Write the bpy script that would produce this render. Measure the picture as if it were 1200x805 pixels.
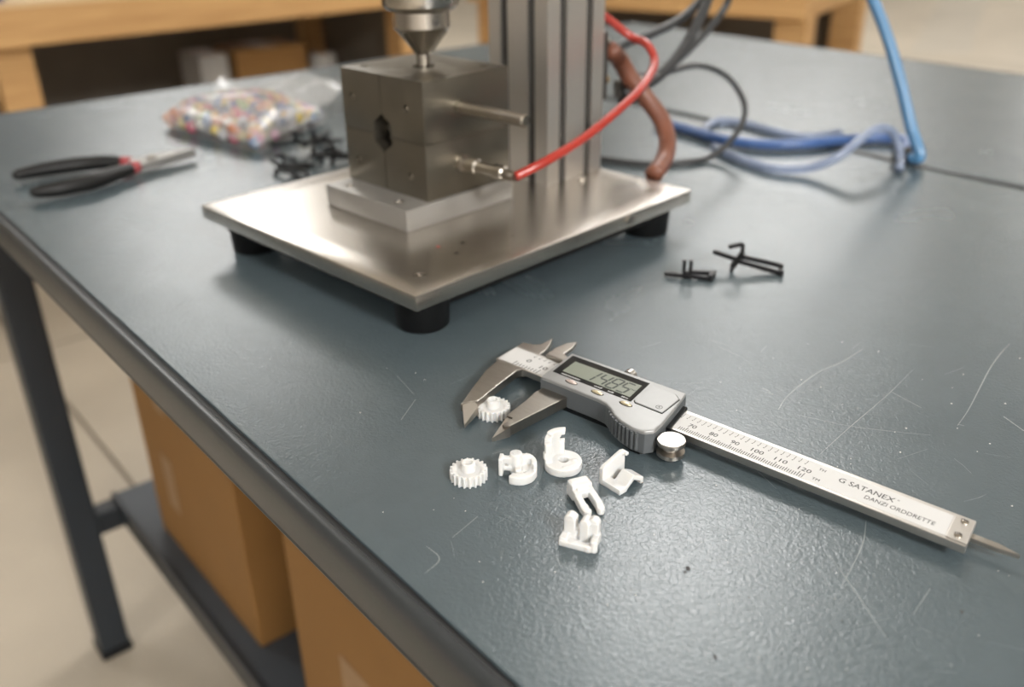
import bpy, bmesh, math, random
from mathutils import Vector, Matrix

for o in list(bpy.data.objects):
    bpy.data.objects.remove(o)
random.seed(7)
scene = bpy.context.scene
COL = scene.collection

# ------------------------------------------------------------------ camera
F_PX = 1080.0
PITCH = math.radians(26.74)
ROLL = -0.015
CAM_H = 0.215
_fw = Vector((0, math.cos(PITCH), -math.sin(PITCH)))
_up = Vector((0, math.sin(PITCH), math.cos(PITCH)))
_rt = Vector((1, 0, 0))
_cr, _sr = math.cos(ROLL), math.sin(ROLL)
RIGHT = _rt * _cr + _up * _sr
UP = _up * _cr - _rt * _sr
CAMP = Vector((0, 0, CAM_H))
cam_d = bpy.data.cameras.new('camera')
cam_d.sensor_fit = 'HORIZONTAL'
cam_d.sensor_width = 36.0
cam_d.lens = F_PX / 1200 * 36.0
cam_d.clip_start = 0.01
cam_d.clip_end = 60
cam_d.dof.use_dof = True
cam_d.dof.focus_distance = 0.378
cam_d.dof.aperture_fstop = 6.3
cam = bpy.data.objects.new('camera', cam_d)
COL.objects.link(cam)
m = Matrix((RIGHT, UP, -_fw)).transposed().to_4x4()
m.translation = CAMP
cam.matrix_world = m
scene.camera = cam

# ------------------------------------------------------------------ world, lamps, exposure
world = bpy.data.worlds.new('world')
scene.world = world
world.use_nodes = True
world.node_tree.nodes['Background'].inputs[0].default_value = (1.0, 0.97, 0.93, 1)
world.node_tree.nodes['Background'].inputs[1].default_value = 0.05
vs = scene.view_settings
vs.view_transform = 'Standard'
vs.look = 'None'
vs.gamma = 1.0
vs.use_curve_mapping = False
vs.exposure = -0.10

CEIL = 2.10
FLOOR = -0.70
LAMP_COLOR = (1.0, 0.992, 0.98)


LAMP_Z = CEIL - 0.34                   # panels hung below the ceiling, with weaker uplights added to brighten it


def area(name, x, y, sx, sy, power, up=False):
    d = bpy.data.lights.new(name, 'AREA')
    d.shape = 'RECTANGLE'
    d.size = sx
    d.size_y = sy
    d.energy = power
    d.color = LAMP_COLOR
    o = bpy.data.objects.new(name, d)
    o.location = (x, y, LAMP_Z + (0.045 if up else -0.01))
    if up:
        o.rotation_euler = (math.pi, 0, 0)
    COL.objects.link(o)
    return o


LAMPS = [(0.50, 2.35, 0.62, 0.62, 33), (-1.72, 5.0, 1.05, 1.05, 46), (1.60, 5.5, 1.4, 1.4, 66),
         (-2.9, 2.2, 0.62, 0.62, 30), (3.6, 2.3, 0.62, 0.62, 40),
         (-1.6, -2.1, 0.62, 0.62, 48), (1.5, -2.1, 0.62, 0.62, 185),  # pair behind the viewer, added as front fill
         (-2.9, 8.4, 1.4, 1.4, 16), (5.2, 7.6, 1.4, 1.4, 80)]  # pair near the back wall, added to brighten it
for L in LAMPS:
    area('ceiling_lamp_light', *L)
    area('added_uplight', L[0], L[1], L[2], L[3], L[4] * 0.45, True)  # added fill, lights up the ceiling


# ------------------------------------------------------------------ helpers
def ray(px, py):
    return _fw + RIGHT * ((px - 600) / F_PX) - UP * ((py - 402.5) / F_PX)


def at(px, py, z=0.0):
    d = ray(px, py)
    return CAMP + d * ((z - CAM_H) / d.z)


def atd(px, py, depth):
    return CAMP + ray(px, py) * depth


def frame2(origin, deg):
    a = math.radians(deg)
    u = Vector((math.cos(a), math.sin(a), 0))
    n = Vector((math.sin(a), -math.cos(a), 0))
    return origin, u, n


class MB:
    """collects closed shapes, then links them as one mesh object"""
    def __init__(self):
        self.v = []
        self.f = []

    def add(self, vs, fs):
        b = len(self.v)
        self.v += [Vector(p) for p in vs]
        self.f += [tuple(b + i for i in f) for f in fs]
        return self

    def box(self, c, s, rot=None):
        c = Vector(c)
        h = Vector(s) / 2
        pts = []
        for z in (-1, 1):
            for x, y in ((-1, -1), (1, -1), (1, 1), (-1, 1)):
                p = Vector((x * h.x, y * h.y, z * h.z))
                if rot is not None:
                    p = rot @ p
                pts.append(c + p)
        return self.add(pts, [(3, 2, 1, 0), (4, 5, 6, 7), (0, 1, 5, 4), (1, 2, 6, 5), (2, 3, 7, 6), (3, 0, 4, 7)])

    def box2(self, lo, hi):
        lo, hi = Vector(lo), Vector(hi)
        return self.box((lo + hi) / 2, hi - lo)

    def prism(self, pts, z0, z1, inset0=0, inset1=0):
        n = len(pts)
        area2 = sum(pts[i][0] * pts[(i + 1) % n][1] - pts[(i + 1) % n][0] * pts[i][1] for i in range(n))
        if area2 < 0:
            pts = pts[::-1]
        vs = [(p[0], p[1], z0) for p in pts] + [(p[0], p[1], z1) for p in pts]
        fs = [tuple(range(n - 1, -1, -1)), tuple(range(n, 2 * n))]
        fs += [(i, (i + 1) % n, n + (i + 1) % n, n + i) for i in range(n)]
        return self.add(vs, fs)

    def ring(self, outer, inner, z0, z1):
        n = len(outer)
        vs = [(p[0], p[1], z0) for p in outer] + [(p[0], p[1], z1) for p in outer]
        vs += [(p[0], p[1], z0) for p in inner] + [(p[0], p[1], z1) for p in inner]
        fs = []
        for i in range(n):
            j = (i + 1) % n
            fs += [(i, j, n + j, n + i), (2 * n + j, 2 * n + i, 3 * n + i, 3 * n + j),
                   (n + i, n + j, 3 * n + j, 3 * n + i), (j, i, 2 * n + i, 2 * n + j)]
        return self.add(vs, fs)

    def cyl(self, p0, p1, r0, r1=None, n=24):
        if r1 is None:
            r1 = r0
        p0, p1 = Vector(p0), Vector(p1)
        d = (p1 - p0).normalized()
        a = d.orthogonal().normalized()
        b = d.cross(a)
        vs = []
        for p, r in ((p0, r0), (p1, r1)):
            for i in range(n):
                t = 2 * math.pi * i / n
                vs.append(p + a * (r * math.cos(t)) + b * (r * math.sin(t)))
        fs = [tuple(range(n - 1, -1, -1)), tuple(range(n, 2 * n))]
        fs += [(i, (i + 1) % n, n + (i + 1) % n, n + i) for i in range(n)]
        return self.add(vs, fs)

    def lathe(self, prof, n=32, c=(0, 0, 0)):
        c = Vector(c)
        vs = []
        for r, z in prof:
            for i in range(n):
                t = 2 * math.pi * i / n
                vs.append(c + Vector((r * math.cos(t), r * math.sin(t), z)))
        fs = []
        for k in range(len(prof) - 1):
            for i in range(n):
                j = (i + 1) % n
                fs.append((k * n + i, k * n + j, (k + 1) * n + j, (k + 1) * n + i))
        fs.append(tuple(range(n - 1, -1, -1)))
        m_ = (len(prof) - 1) * n
        fs.append(tuple(m_ + i for i in range(n)))
        return self.add(vs, fs)

    def tube(self, path, r, n=10):
        path = [Vector(p) for p in path]
        k = len(path)
        rs = r if isinstance(r, (list, tuple)) else [r] * k
        vs = []
        prev = None
        for i, p in enumerate(path):
            d = (path[min(i + 1, k - 1)] - path[max(i - 1, 0)]).normalized()
            if prev is None:
                a = d.orthogonal().normalized()
            else:
                a = (prev - d * prev.dot(d))
                a = a.normalized() if a.length > 1e-9 else d.orthogonal().normalized()
            prev = a
            b = d.cross(a)
            for j in range(n):
                t = 2 * math.pi * j / n
                vs.append(p + a * (rs[i] * math.cos(t)) + b * (rs[i] * math.sin(t)))
        fs = [tuple(range(n - 1, -1, -1)), tuple((k - 1) * n + j for j in range(n))]
        for i in range(k - 1):
            for j in range(n):
                j2 = (j + 1) % n
                fs.append((i * n + j, i * n + j2, (i + 1) * n + j2, (i + 1) * n + j))
        return self.add(vs, fs)

    def bar(self, p0, p1, w, h=None, upv=(0, 0, 1)):
        """square bar from p0 to p1"""
        p0, p1 = Vector(p0), Vector(p1)
        h = w if h is None else h
        d = (p1 - p0)
        ln = d.length
        d.normalize()
        upv = Vector(upv)
        if abs(d.dot(upv)) > 0.95:
            upv = Vector((1, 0, 0))
        s = d.cross(upv).normalized()
        t = s.cross(d)
        rot = Matrix((d, s, t)).transposed()
        return self.box((p0 + p1) / 2, (ln, w, h), rot)

    def build(self, name, mat, parent=None, bevel=0.0, seg=2, smooth=False, auto=None, loc=None, shift=None):
        me = bpy.data.meshes.new(name)
        vs = self.v if shift is None else [p - Vector(shift) for p in self.v]
        me.from_pydata(vs, [], self.f)
        me.validate()
        me.update()
        if bevel > 0:
            bm = bmesh.new()
            bm.from_mesh(me)
            bmesh.ops.remove_doubles(bm, verts=bm.verts, dist=1e-7)
            es = [e for e in bm.edges if len(e.link_faces) == 2 and e.calc_face_angle(0) > math.radians(28)]
            bmesh.ops.bevel(bm, geom=es, offset=bevel, offset_type='OFFSET', segments=seg, profile=0.6,
                            affect='EDGES', clamp_overlap=True)
            bm.to_mesh(me)
            bm.free()
        bm = bmesh.new()
        bm.from_mesh(me)
        bmesh.ops.recalc_face_normals(bm, faces=bm.faces)
        bm.to_mesh(me)
        bm.free()
        if smooth or auto:
            for p in me.polygons:
                p.use_smooth = True
            if auto:
                me.set_sharp_from_angle(angle=math.radians(auto))
        if mat is not None:
            me.materials.append(mat)
        o = bpy.data.objects.new(name, me)
        COL.objects.link(o)
        if parent is not None:
            o.parent = parent
        if loc is not None:
            o.location = loc
        return o


def bake(o, mods):
    """apply modifiers through the depsgraph"""
    for kind, kw in mods:
        md = o.modifiers.new(kind.lower(), kind)
        for k, v in kw.items():
            setattr(md, k, v)
    dg = bpy.context.evaluated_depsgraph_get()
    dg.update()
    me = bpy.data.meshes.new_from_object(o.evaluated_get(dg))
    old = o.data
    me.name = old.name
    o.modifiers.clear()
    o.data = me
    return o


def cut(o, cutters, auto=30):
    """carve the cutter shapes out of a part"""
    tmp = []
    for c in cutters:
        t = c.build('cutter', None)
        t.parent = o.parent
        tmp.append(t)
    bake(o, [('BOOLEAN', dict(operation='DIFFERENCE', solver='EXACT', object=t)) for t in tmp])
    for t in tmp:
        bpy.data.objects.remove(t)
    for p in o.data.polygons:
        p.use_smooth = True
    o.data.set_sharp_from_angle(angle=math.radians(auto))
    return o


def moulded(name, mb, mat, parent, voxel=0.00024, it=8):
    """moulded plastic: the shapes melted into one skin"""
    o = mb.build(name, mat, parent)
    bake(o, [('REMESH', dict(mode='VOXEL', voxel_size=voxel, use_smooth_shade=True)),
             ('SMOOTH', dict(factor=0.5, iterations=it))])
    for p in o.data.polygons:
        p.use_smooth = True
    if not o.data.materials:
        o.data.materials.append(mat)
    return o


def tag(o, label=None, cat=None, group=None, kind=None):
    if label:
        o['label'] = label
    if cat:
        o['category'] = cat
    if group:
        o['group'] = group
    if kind:
        o['kind'] = kind
    return o


def thing(name, label, cat, loc=(0, 0, 0), rz=0.0, group=None):
    o = bpy.data.objects.new(name, None)
    o.empty_display_size = 0.02
    COL.objects.link(o)
    o.location = loc
    o.rotation_euler = (0, 0, rz)
    return tag(o, label, cat, group)


def copy_tree(o, parent=None):
    c = o.copy()
    COL.objects.link(c)
    c.parent = parent
    for ch in list(o.children):
        copy_tree(ch, c)
    return c


def spline(pts, k=10):
    pts = [Vector(p) for p in pts]
    P = [pts[0] * 2 - pts[1]] + pts + [pts[-1] * 2 - pts[-2]]
    out = []
    for i in range(1, len(P) - 2):
        a, b, c, d = P[i - 1], P[i], P[i + 1], P[i + 2]
        for j in range(k):
            t = j / k
            out.append(0.5 * (2 * b + (c - a) * t + (2 * a - 5 * b + 4 * c - d) * t * t + (3 * b - a - 3 * c + d) * t ** 3))
    out.append(pts[-1])
    return out


def circle(cx, cy, r, n=32, a0=0, a1=360):
    full = abs(a1 - a0) >= 360
    return [(cx + r * math.cos(math.radians(a0 + (a1 - a0) * i / (n if full else n - 1))),
             cy + r * math.sin(math.radians(a0 + (a1 - a0) * i / (n if full else n - 1)))) for i in range(n)]


def text(body, size, mat, parent, loc, rz=0, name='lettering', ex=0.00002, align='CENTER', sx=1.0, width=None):
    cu = bpy.data.curves.new(name, 'FONT')
    cu.body = body
    cu.size = size
    cu.extrude = ex
    cu.resolution_u = 3
    cu.align_x = align
    cu.align_y = 'CENTER'
    t = bpy.data.objects.new(name, cu)
    COL.objects.link(t)
    dg = bpy.context.evaluated_depsgraph_get()
    dg.update()
    me = bpy.data.meshes.new_from_object(t.evaluated_get(dg))
    bpy.data.objects.remove(t)
    me.name = name
    me.materials.clear()
    me.materials.append(mat)
    if width:
        xs_ = [v.co.x for v in me.vertices]
        sx = width / (max(xs_) - min(xs_))
    for v in me.vertices:
        v.co.x *= sx
    o = bpy.data.objects.new(name, me)
    COL.objects.link(o)
    o.parent = parent
    o.location = loc
    o.rotation_euler = (0, 0, rz)
    return o


# ------------------------------------------------------------------ materials
def lk(nt, a, b):
    nt.links.new(a, b)


def mat(name, color, rough=0.5, metal=0.0, spec=0.5, noise=None, bump=None, rvar=None, sss=0, trans=0, coat=0,
        stretch=None, attr=None, ior=None, cvar=None):
    """principled material; noise=(scale, amount) colour mottling, bump=(scale, strength, distance)"""
    mt = bpy.data.materials.new(name)
    mt.use_nodes = True
    nt = mt.node_tree
    b = nt.nodes['Principled BSDF']
    b.inputs['Base Color'].default_value = (*color, 1)
    b.inputs['Roughness'].default_value = rough
    b.inputs['Metallic'].default_value = metal
    b.inputs['Specular IOR Level'].default_value = spec
    if ior:
        b.inputs['IOR'].default_value = ior
    if sss:
        b.inputs['Subsurface Weight'].default_value = 1.0
        b.inputs['Subsurface Radius'].default_value = (1.0, 0.9, 0.8)
        b.inputs['Subsurface Scale'].default_value = sss
    if trans:
        b.inputs['Transmission Weight'].default_value = trans
    if coat:
        b.inputs['Coat Weight'].default_value = coat
        b.inputs['Coat Roughness'].default_value = 0.1
    tc = nt.nodes.new('ShaderNodeTexCoord')
    vec = tc.outputs['Object']
    if stretch:
        mp = nt.nodes.new('ShaderNodeMapping')
        mp.inputs['Scale'].default_value = stretch
        lk(nt, vec, mp.inputs['Vector'])
        vec = mp.outputs['Vector']
    if noise:
        nz = nt.nodes.new('ShaderNodeTexNoise')
        nz.inputs['Scale'].default_value = noise[0]
        nz.inputs['Detail'].default_value = 5
        lk(nt, vec, nz.inputs['Vector'])
        mx = nt.nodes.new('ShaderNodeMix')
        mx.data_type = 'RGBA'
        d = noise[1]
        c2 = cvar if cvar else tuple(min(1, c * (1 + d)) for c in color)
        c1 = tuple(c * (1 - d) for c in color)
        mx.inputs[6].default_value = (*c1, 1)
        mx.inputs[7].default_value = (*c2, 1)
        lk(nt, nz.outputs['Fac'], mx.inputs[0])
        lk(nt, mx.outputs[2], b.inputs['Base Color'])
    if rvar:
        nr = nt.nodes.new('ShaderNodeTexNoise')
        nr.inputs['Scale'].default_value = rvar[0]
        nr.inputs['Detail'].default_value = 4
        lk(nt, vec, nr.inputs['Vector'])
        mr = nt.nodes.new('ShaderNodeMapRange')
        mr.inputs['To Min'].default_value = max(0.02, rough - rvar[1])
        mr.inputs['To Max'].default_value = rough + rvar[1]
        mr.inputs['From Min'].default_value = 0.3
        mr.inputs['From Max'].default_value = 0.7
        lk(nt, nr.outputs['Fac'], mr.inputs['Value'])
        lk(nt, mr.outputs['Result'], b.inputs['Roughness'])
    if bump:
        nb = nt.nodes.new('ShaderNodeTexNoise')
        nb.inputs['Scale'].default_value = bump[0]
        nb.inputs['Detail'].default_value = 3
        lk(nt, vec, nb.inputs['Vector'])
        bp = nt.nodes.new('ShaderNodeBump')
        bp.inputs['Strength'].default_value = bump[1]
        bp.inputs['Distance'].default_value = bump[2]
        lk(nt, nb.outputs['Fac'], bp.inputs['Height'])
        lk(nt, bp.outputs['Normal'], b.inputs['Normal'])
    if attr:
        at_ = nt.nodes.new('ShaderNodeAttribute')
        at_.attribute_name = attr
        lk(nt, at_.outputs['Color'], b.inputs['Base Color'])
    return mt


def wood_mat(name, c1, c2):
    mt = bpy.data.materials.new(name)
    mt.use_nodes = True
    nt = mt.node_tree
    b = nt.nodes['Principled BSDF']
    b.inputs['Roughness'].default_value = 0.6
    tc = nt.nodes.new('ShaderNodeTexCoord')
    mp = nt.nodes.new('ShaderNodeMapping')
    mp.inputs['Scale'].default_value = (1.5, 22, 22)
    nz = nt.nodes.new('ShaderNodeTexNoise')
    nz.inputs['Scale'].default_value = 2.2
    nz.inputs['Detail'].default_value = 6
    nz.inputs['Distortion'].default_value = 0.8
    cr = nt.nodes.new('ShaderNodeValToRGB')
    cr.color_ramp.elements[0].position = 0.3
    cr.color_ramp.elements[0].color = (*c1, 1)
    cr.color_ramp.elements[1].position = 0.7
    cr.color_ramp.elements[1].color = (*c2, 1)
    lk(nt, tc.outputs['Object'], mp.inputs['Vector'])
    lk(nt, mp.outputs['Vector'], nz.inputs['Vector'])
    lk(nt, nz.outputs['Fac'], cr.inputs['Fac'])
    lk(nt, cr.outputs['Color'], b.inputs['Base Color'])
    return mt


def tabletop_mat():
    """blue-grey laminate with a fine leathery relief and worn, scuffed areas"""
    mt = bpy.data.materials.new('grey_laminate')
    mt.use_nodes = True
    nt = mt.node_tree
    b = nt.nodes['Principled BSDF']
    tc = nt.nodes.new('ShaderNodeTexCoord')
    v = tc.outputs['Object']

    def noise(scale, detail=4, dist=0.0):
        n = nt.nodes.new('ShaderNodeTexNoise')
        n.inputs['Scale'].default_value = scale
        n.inputs['Detail'].default_value = detail
        n.inputs['Distortion'].default_value = dist
        lk(nt, v, n.inputs['Vector'])
        return n.outputs['Fac']
    big = noise(9, 5, 0.6)
    mid = noise(60, 6, 1.0)
    fine = noise(620, 3, 0.7)
    grit = noise(2400, 2)
    mx = nt.nodes.new('ShaderNodeMix')
    mx.data_type = 'RGBA'
    mx.inputs[6].default_value = (*TABLE_A, 1)
    mx.inputs[7].default_value = (*TABLE_B, 1)
    ad = nt.nodes.new('ShaderNodeMath')
    ad.operation = 'MULTIPLY_ADD'
    lk(nt, mid, ad.inputs[0])
    ad.inputs[1].default_value = 0.5
    ml = nt.nodes.new('ShaderNodeMath')
    ml.operation = 'MULTIPLY'
    lk(nt, big, ml.inputs[0])
    ml.inputs[1].default_value = 0.5
    lk(nt, ml.outputs[0], ad.inputs[2])
    lk(nt, ad.outputs[0], mx.inputs[0])
    lk(nt, mx.outputs[2], b.inputs['Base Color'])
    mr = nt.nodes.new('ShaderNodeMapRange')
    mr.inputs['From Min'].default_value = 0.3
    mr.inputs['From Max'].default_value = 0.7
    mr.inputs['To Min'].default_value = 0.235
    mr.inputs['To Max'].default_value = 0.28
    lk(nt, big, mr.inputs['Value'])
    lk(nt, mr.outputs['Result'], b.inputs['Roughness'])
    b.inputs['Specular IOR Level'].default_value = 0.5
    b1 = nt.nodes.new('ShaderNodeBump')
    b1.inputs['Strength'].default_value = 0.75
    b1.inputs['Distance'].default_value = 0.00024
    lk(nt, fine, b1.inputs['Height'])
    b2 = nt.nodes.new('ShaderNodeBump')
    b2.inputs['Strength'].default_value = 0.25
    b2.inputs['Distance'].default_value = 0.00004
    lk(nt, grit, b2.inputs['Height'])
    lk(nt, b1.outputs['Normal'], b2.inputs['Normal'])
    lk(nt, b2.outputs['Normal'], b.inputs['Normal'])
    return mt


TABLE_A = (0.058, 0.079, 0.089)
TABLE_B = (0.086, 0.111, 0.123)
M = {}
M['table'] = tabletop_mat()
M['edge'] = mat('edge_moulding', (0.036, 0.040, 0.042), 0.32, spec=0.45, noise=(120, 0.12), bump=(900, 0.15, 0.0001))
M['groove'] = mat('groove_rubber', (0.012, 0.013, 0.014), 0.5)
M['frame'] = mat('painted_frame', (0.014, 0.019, 0.025), 0.42, noise=(30, 0.15))
M['shelf'] = mat('painted_shelf', (0.05, 0.06, 0.072), 0.5, noise=(20, 0.15))
M['floor'] = mat('concrete', (0.37, 0.32, 0.25), 0.55, noise=(3.2, 0.28), bump=(60, 0.1, 0.002))
M['joint'] = mat('joint_filler', (0.20, 0.17, 0.13), 0.8)
M['wall'] = mat('wall_paint', (0.64, 0.61, 0.57), 0.8, noise=(3, 0.03))
M['ceiling'] = mat('ceiling_paint', (0.78, 0.765, 0.735), 0.85, noise=(3, 0.03))
M['wood'] = wood_mat('pine', (0.42, 0.23, 0.085), (0.58, 0.35, 0.145))
M['woodtop'] = wood_mat('pale_board', (0.55, 0.38, 0.20), (0.66, 0.48, 0.28))
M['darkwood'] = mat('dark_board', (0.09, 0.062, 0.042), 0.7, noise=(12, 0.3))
M['darkpanel'] = mat('dark_panel', (0.17, 0.145, 0.115), 0.7, noise=(8, 0.2))  # dark brown of the bench back and end panels
M['card'] = mat('cardboard', (0.25, 0.125, 0.033), 0.75, noise=(14, 0.10), bump=(160, 0.1, 0.001))
M['tape'] = mat('packing_print', (0.31, 0.19, 0.095), 0.5, noise=(120, 0.2))
M['steel'] = mat('ground_steel', (0.215, 0.198, 0.165), 0.36, 1.0, noise=(60, 0.10), rvar=(40, 0.07))
M['plate'] = mat('nickel_plate', (0.58, 0.545, 0.50), 0.27, 1.0, noise=(35, 0.06))
M['alu'] = mat('milled_aluminium', (0.38, 0.37, 0.35), 0.46, 0.75, noise=(50, 0.06), rvar=(60, 0.06))
M['extrusion'] = mat('anodised_extrusion', (0.76, 0.73, 0.69), 0.42, 1.0, noise=(20, 0.06))
M['slot'] = mat('dark_steel', (0.16, 0.15, 0.14), 0.5, 1.0)  # dark steel for wires, inserts and small fittings
M['slotshade'] = mat('slot_shade_strip', (0.045, 0.042, 0.038), 0.5)
M['chrome'] = mat('polished_steel', (0.48, 0.45, 0.41), 0.22, 1.0, noise=(80, 0.08))
M['pin'] = mat('turned_pin', (0.34, 0.31, 0.27), 0.30, 1.0, noise=(80, 0.1))
M['wheel'] = mat('turned_wheel', (0.45, 0.42, 0.385), 0.32, 1.0, noise=(80, 0.05))
M['rubber'] = mat('black_rubber', (0.006, 0.0065, 0.007), 0.55, spec=0.2)
M['black'] = mat('black_plastic', (0.008, 0.008, 0.009), 0.40, spec=0.25)
M['brass'] = mat('brass', (0.48, 0.33, 0.17), 0.30, 1.0)
M['copper'] = mat('copper_fitting', (0.72, 0.40, 0.30), 0.35, 1.0)
M['red'] = mat('red_tube', (0.34, 0.028, 0.018), 0.30, coat=0.2)
M['brown'] = mat('brown_hose', (0.16, 0.055, 0.030), 0.45, noise=(90, 0.3))
M['cable'] = mat('grey_cable', (0.035, 0.036, 0.038), 0.45)
M['blue'] = mat('blue_hose', (0.075, 0.21, 0.39), 0.28, coat=0.4)
M['blue2'] = mat('dark_blue_hose', (0.05, 0.11, 0.28), 0.30)
M['blue3'] = mat('pale_blue_hose', (0.34, 0.41, 0.56), 0.25, trans=0.45)
M['white'] = mat('white_acetal', (0.67, 0.67, 0.66), 0.40, sss=0.0018, spec=0.45)
M['csteel'] = mat('caliper_steel', (0.36, 0.335, 0.30), 0.34, 1.0, noise=(90, 0.12), stretch=(1, 6, 1), rvar=(120, 0.06))
M['cbeam'] = mat('caliper_beam_steel', (0.52, 0.50, 0.47), 0.36, 1.0, noise=(70, 0.06))
M['ctip'] = mat('ground_tip_steel', (0.46, 0.43, 0.385), 0.42, 1.0, noise=(200, 0.08))
M['csat'] = mat('satin_plastic', (0.31, 0.313, 0.31), 0.46, 0.5, noise=(300, 0.04))
M['cgrey'] = mat('grey_side_plastic', (0.085, 0.093, 0.098), 0.45, 0.0, noise=(200, 0.05))
M['scale'] = mat('scale_foil', (0.58, 0.578, 0.57), 0.55, 0.0, spec=0.25)
M['ink'] = mat('scale_ink', (0.03, 0.03, 0.03), 0.7, spec=0.1)
M['bezel'] = mat('glossy_bezel', (0.008, 0.009, 0.010), 0.12, spec=0.25)
M['lcd'] = mat('lcd_glass', (0.20, 0.22, 0.18), 0.22, spec=0.3)
M['seg'] = mat('lcd_segment', (0.02, 0.026, 0.02), 0.4, spec=0.2)
M['print'] = mat('white_print', (0.75, 0.75, 0.74), 0.5)
M['btn'] = mat('gold_button', (0.70, 0.61, 0.42), 0.25, 0.6)
M['btn2'] = mat('rose_button', (0.70, 0.58, 0.53), 0.25, 0.6)
M['scratch'] = mat('scratch_mark', (0.19, 0.215, 0.22), 0.4)
M['speck'] = mat('dark_speck', (0.015, 0.015, 0.016), 0.6)
M['dust'] = mat('pale_dust', (0.6, 0.6, 0.58), 0.7)
M['bead'] = mat('bead_plastic', (0.5, 0.5, 0.5), 0.25, attr='bead_color')
M['grip'] = mat('black_grip', (0.009, 0.009, 0.009), 0.45, spec=0.3)
M['redgrip'] = mat('red_collar', (0.30, 0.04, 0.045), 0.4)
M['bluebin'] = mat('blue_bin', (0.02, 0.03, 0.14), 0.4)
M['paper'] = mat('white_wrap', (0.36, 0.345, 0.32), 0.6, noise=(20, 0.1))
M['fixture'] = mat('lamp_housing', (0.8, 0.8, 0.78), 0.5)


def film_mat():
    mt = bpy.data.materials.new('clear_film')
    mt.use_nodes = True
    nt = mt.node_tree
    out = nt.nodes['Material Output']
    b = nt.nodes['Principled BSDF']
    b.inputs['Base Color'].default_value = (0.9, 0.9, 0.9, 1)
    b.inputs['Roughness'].default_value = 0.16
    b.inputs['Specular IOR Level'].default_value = 0.9
    tr = nt.nodes.new('ShaderNodeBsdfTransparent')
    mx = nt.nodes.new('ShaderNodeMixShader')
    nz = nt.nodes.new('ShaderNodeTexNoise')
    nz.inputs['Scale'].default_value = 30
    mr = nt.nodes.new('ShaderNodeMapRange')
    mr.inputs['To Min'].default_value = 0.14
    mr.inputs['To Max'].default_value = 0.42
    lk(nt, nz.outputs['Fac'], mr.inputs['Value'])
    lk(nt, mr.outputs['Result'], mx.inputs['Fac'])
    lk(nt, tr.outputs[0], mx.inputs[1])
    lk(nt, b.outputs[0], mx.inputs[2])
    lk(nt, mx.outputs[0], out.inputs['Surface'])
    return mt


M['film'] = film_mat()


# ------------------------------------------------------------------ room
def plane_obj(name, pts, mt, thick=0.05, nrm=(0, 0, -1)):
    n = Vector(nrm) * thick
    pts = [Vector(p) for p in pts]
    mb = MB()
    k = len(pts)
    mb.add(pts + [p + n for p in pts], [tuple(range(k)), tuple(range(2 * k - 1, k - 1, -1))] +
           [(i, (i + 1) % k, k + (i + 1) % k, k + i) for i in range(k)])
    return tag(mb.build(name, mt), kind='structure')


X0, X1, Y0, Y1 = -7.0, 7.5, -3.2, 10.0
floor = plane_obj('floor', [(X0, Y0, FLOOR - 0.006), (X1, Y0, FLOOR - 0.006), (X1, Y1, FLOOR - 0.006), (X0, Y1, FLOOR - 0.006)], M['joint'])
ceil = plane_obj('ceiling', [(X0, Y0, CEIL), (X1, Y0, CEIL), (X1, Y1, CEIL), (X0, Y1, CEIL)], M['ceiling'], 0.05, (0, 0, 1))
plane_obj('wall_back', [(X0, Y1, FLOOR), (X1, Y1, FLOOR), (X1, Y1, CEIL), (X0, Y1, CEIL)], M['wall'], 0.05, (0, 1, 0))
plane_obj('wall_front', [(X0, Y0, FLOOR), (X1, Y0, FLOOR), (X1, Y0, CEIL), (X0, Y0, CEIL)], M['wall'], 0.05, (0, -1, 0))
plane_obj('wall_left', [(X0, Y0, FLOOR), (X0, Y1, FLOOR), (X0, Y1, CEIL), (X0, Y0, CEIL)], M['wall'], 0.05, (-1, 0, 0))
plane_obj('wall_right', [(X1, Y0, FLOOR), (X1, Y1, FLOOR), (X1, Y1, CEIL), (X1, Y0, CEIL)], M['wall'], 0.05, (1, 0, 0))

# table frame: s runs along the near-left edge away from the camera, t across the table
TO, TU, TN = frame2(at(456, 663.5), 129.59)
TROT = math.atan2(TU.y, TU.x)


def st(s, t, z=0.0):
    return TO + TU * s + TN * t + Vector((0, 0, z))


def stl(s, t, z=0.0):
    """local coordinates of the table frame: x = s, y = -t"""
    return (s, -t, z)


# concrete slabs of the floor, joints along the table's direction
slab_w = 2.4
for i in range(-4, 5):
    for j in range(-3, 6):
        s0, t0 = 1.85 - 2.4 + i * 2.4, 0.20 + j * 2.4
        q = [st(s0 + 0.004, t0 + 0.004), st(s0 + 2.396, t0 + 0.004), st(s0 + 2.396, t0 + 2.396), st(s0 + 0.004, t0 + 2.396)]
        cx = sum(p.x for p in q) / 4
        cy = sum(p.y for p in q) / 4
        if not (X0 - 1.2 < cx < X1 + 1.2 and Y0 - 1.2 < cy < Y1 + 1.2):
            continue
        # clip slab to the room
        poly = [Vector((p.x, p.y)) for p in q]
        for ax, lim, sg in ((0, X0, 1), (0, X1, -1), (1, Y0, 1), (1, Y1, -1)):
            new = []
            for k in range(len(poly)):
                a, b = poly[k], poly[(k + 1) % len(poly)]
                da, db = (a[ax] - lim) * sg, (b[ax] - lim) * sg
                if da >= 0:
                    new.append(a)
                if da * db < 0:
                    new.append(a + (b - a) * (da / (da - db)))
            poly = new
            if len(poly) < 3:
                break
        if len(poly) >= 3:
            MB().prism([(p.x, p.y) for p in poly], FLOOR - 0.006, FLOOR).build('slab', M['floor'], floor)

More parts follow.
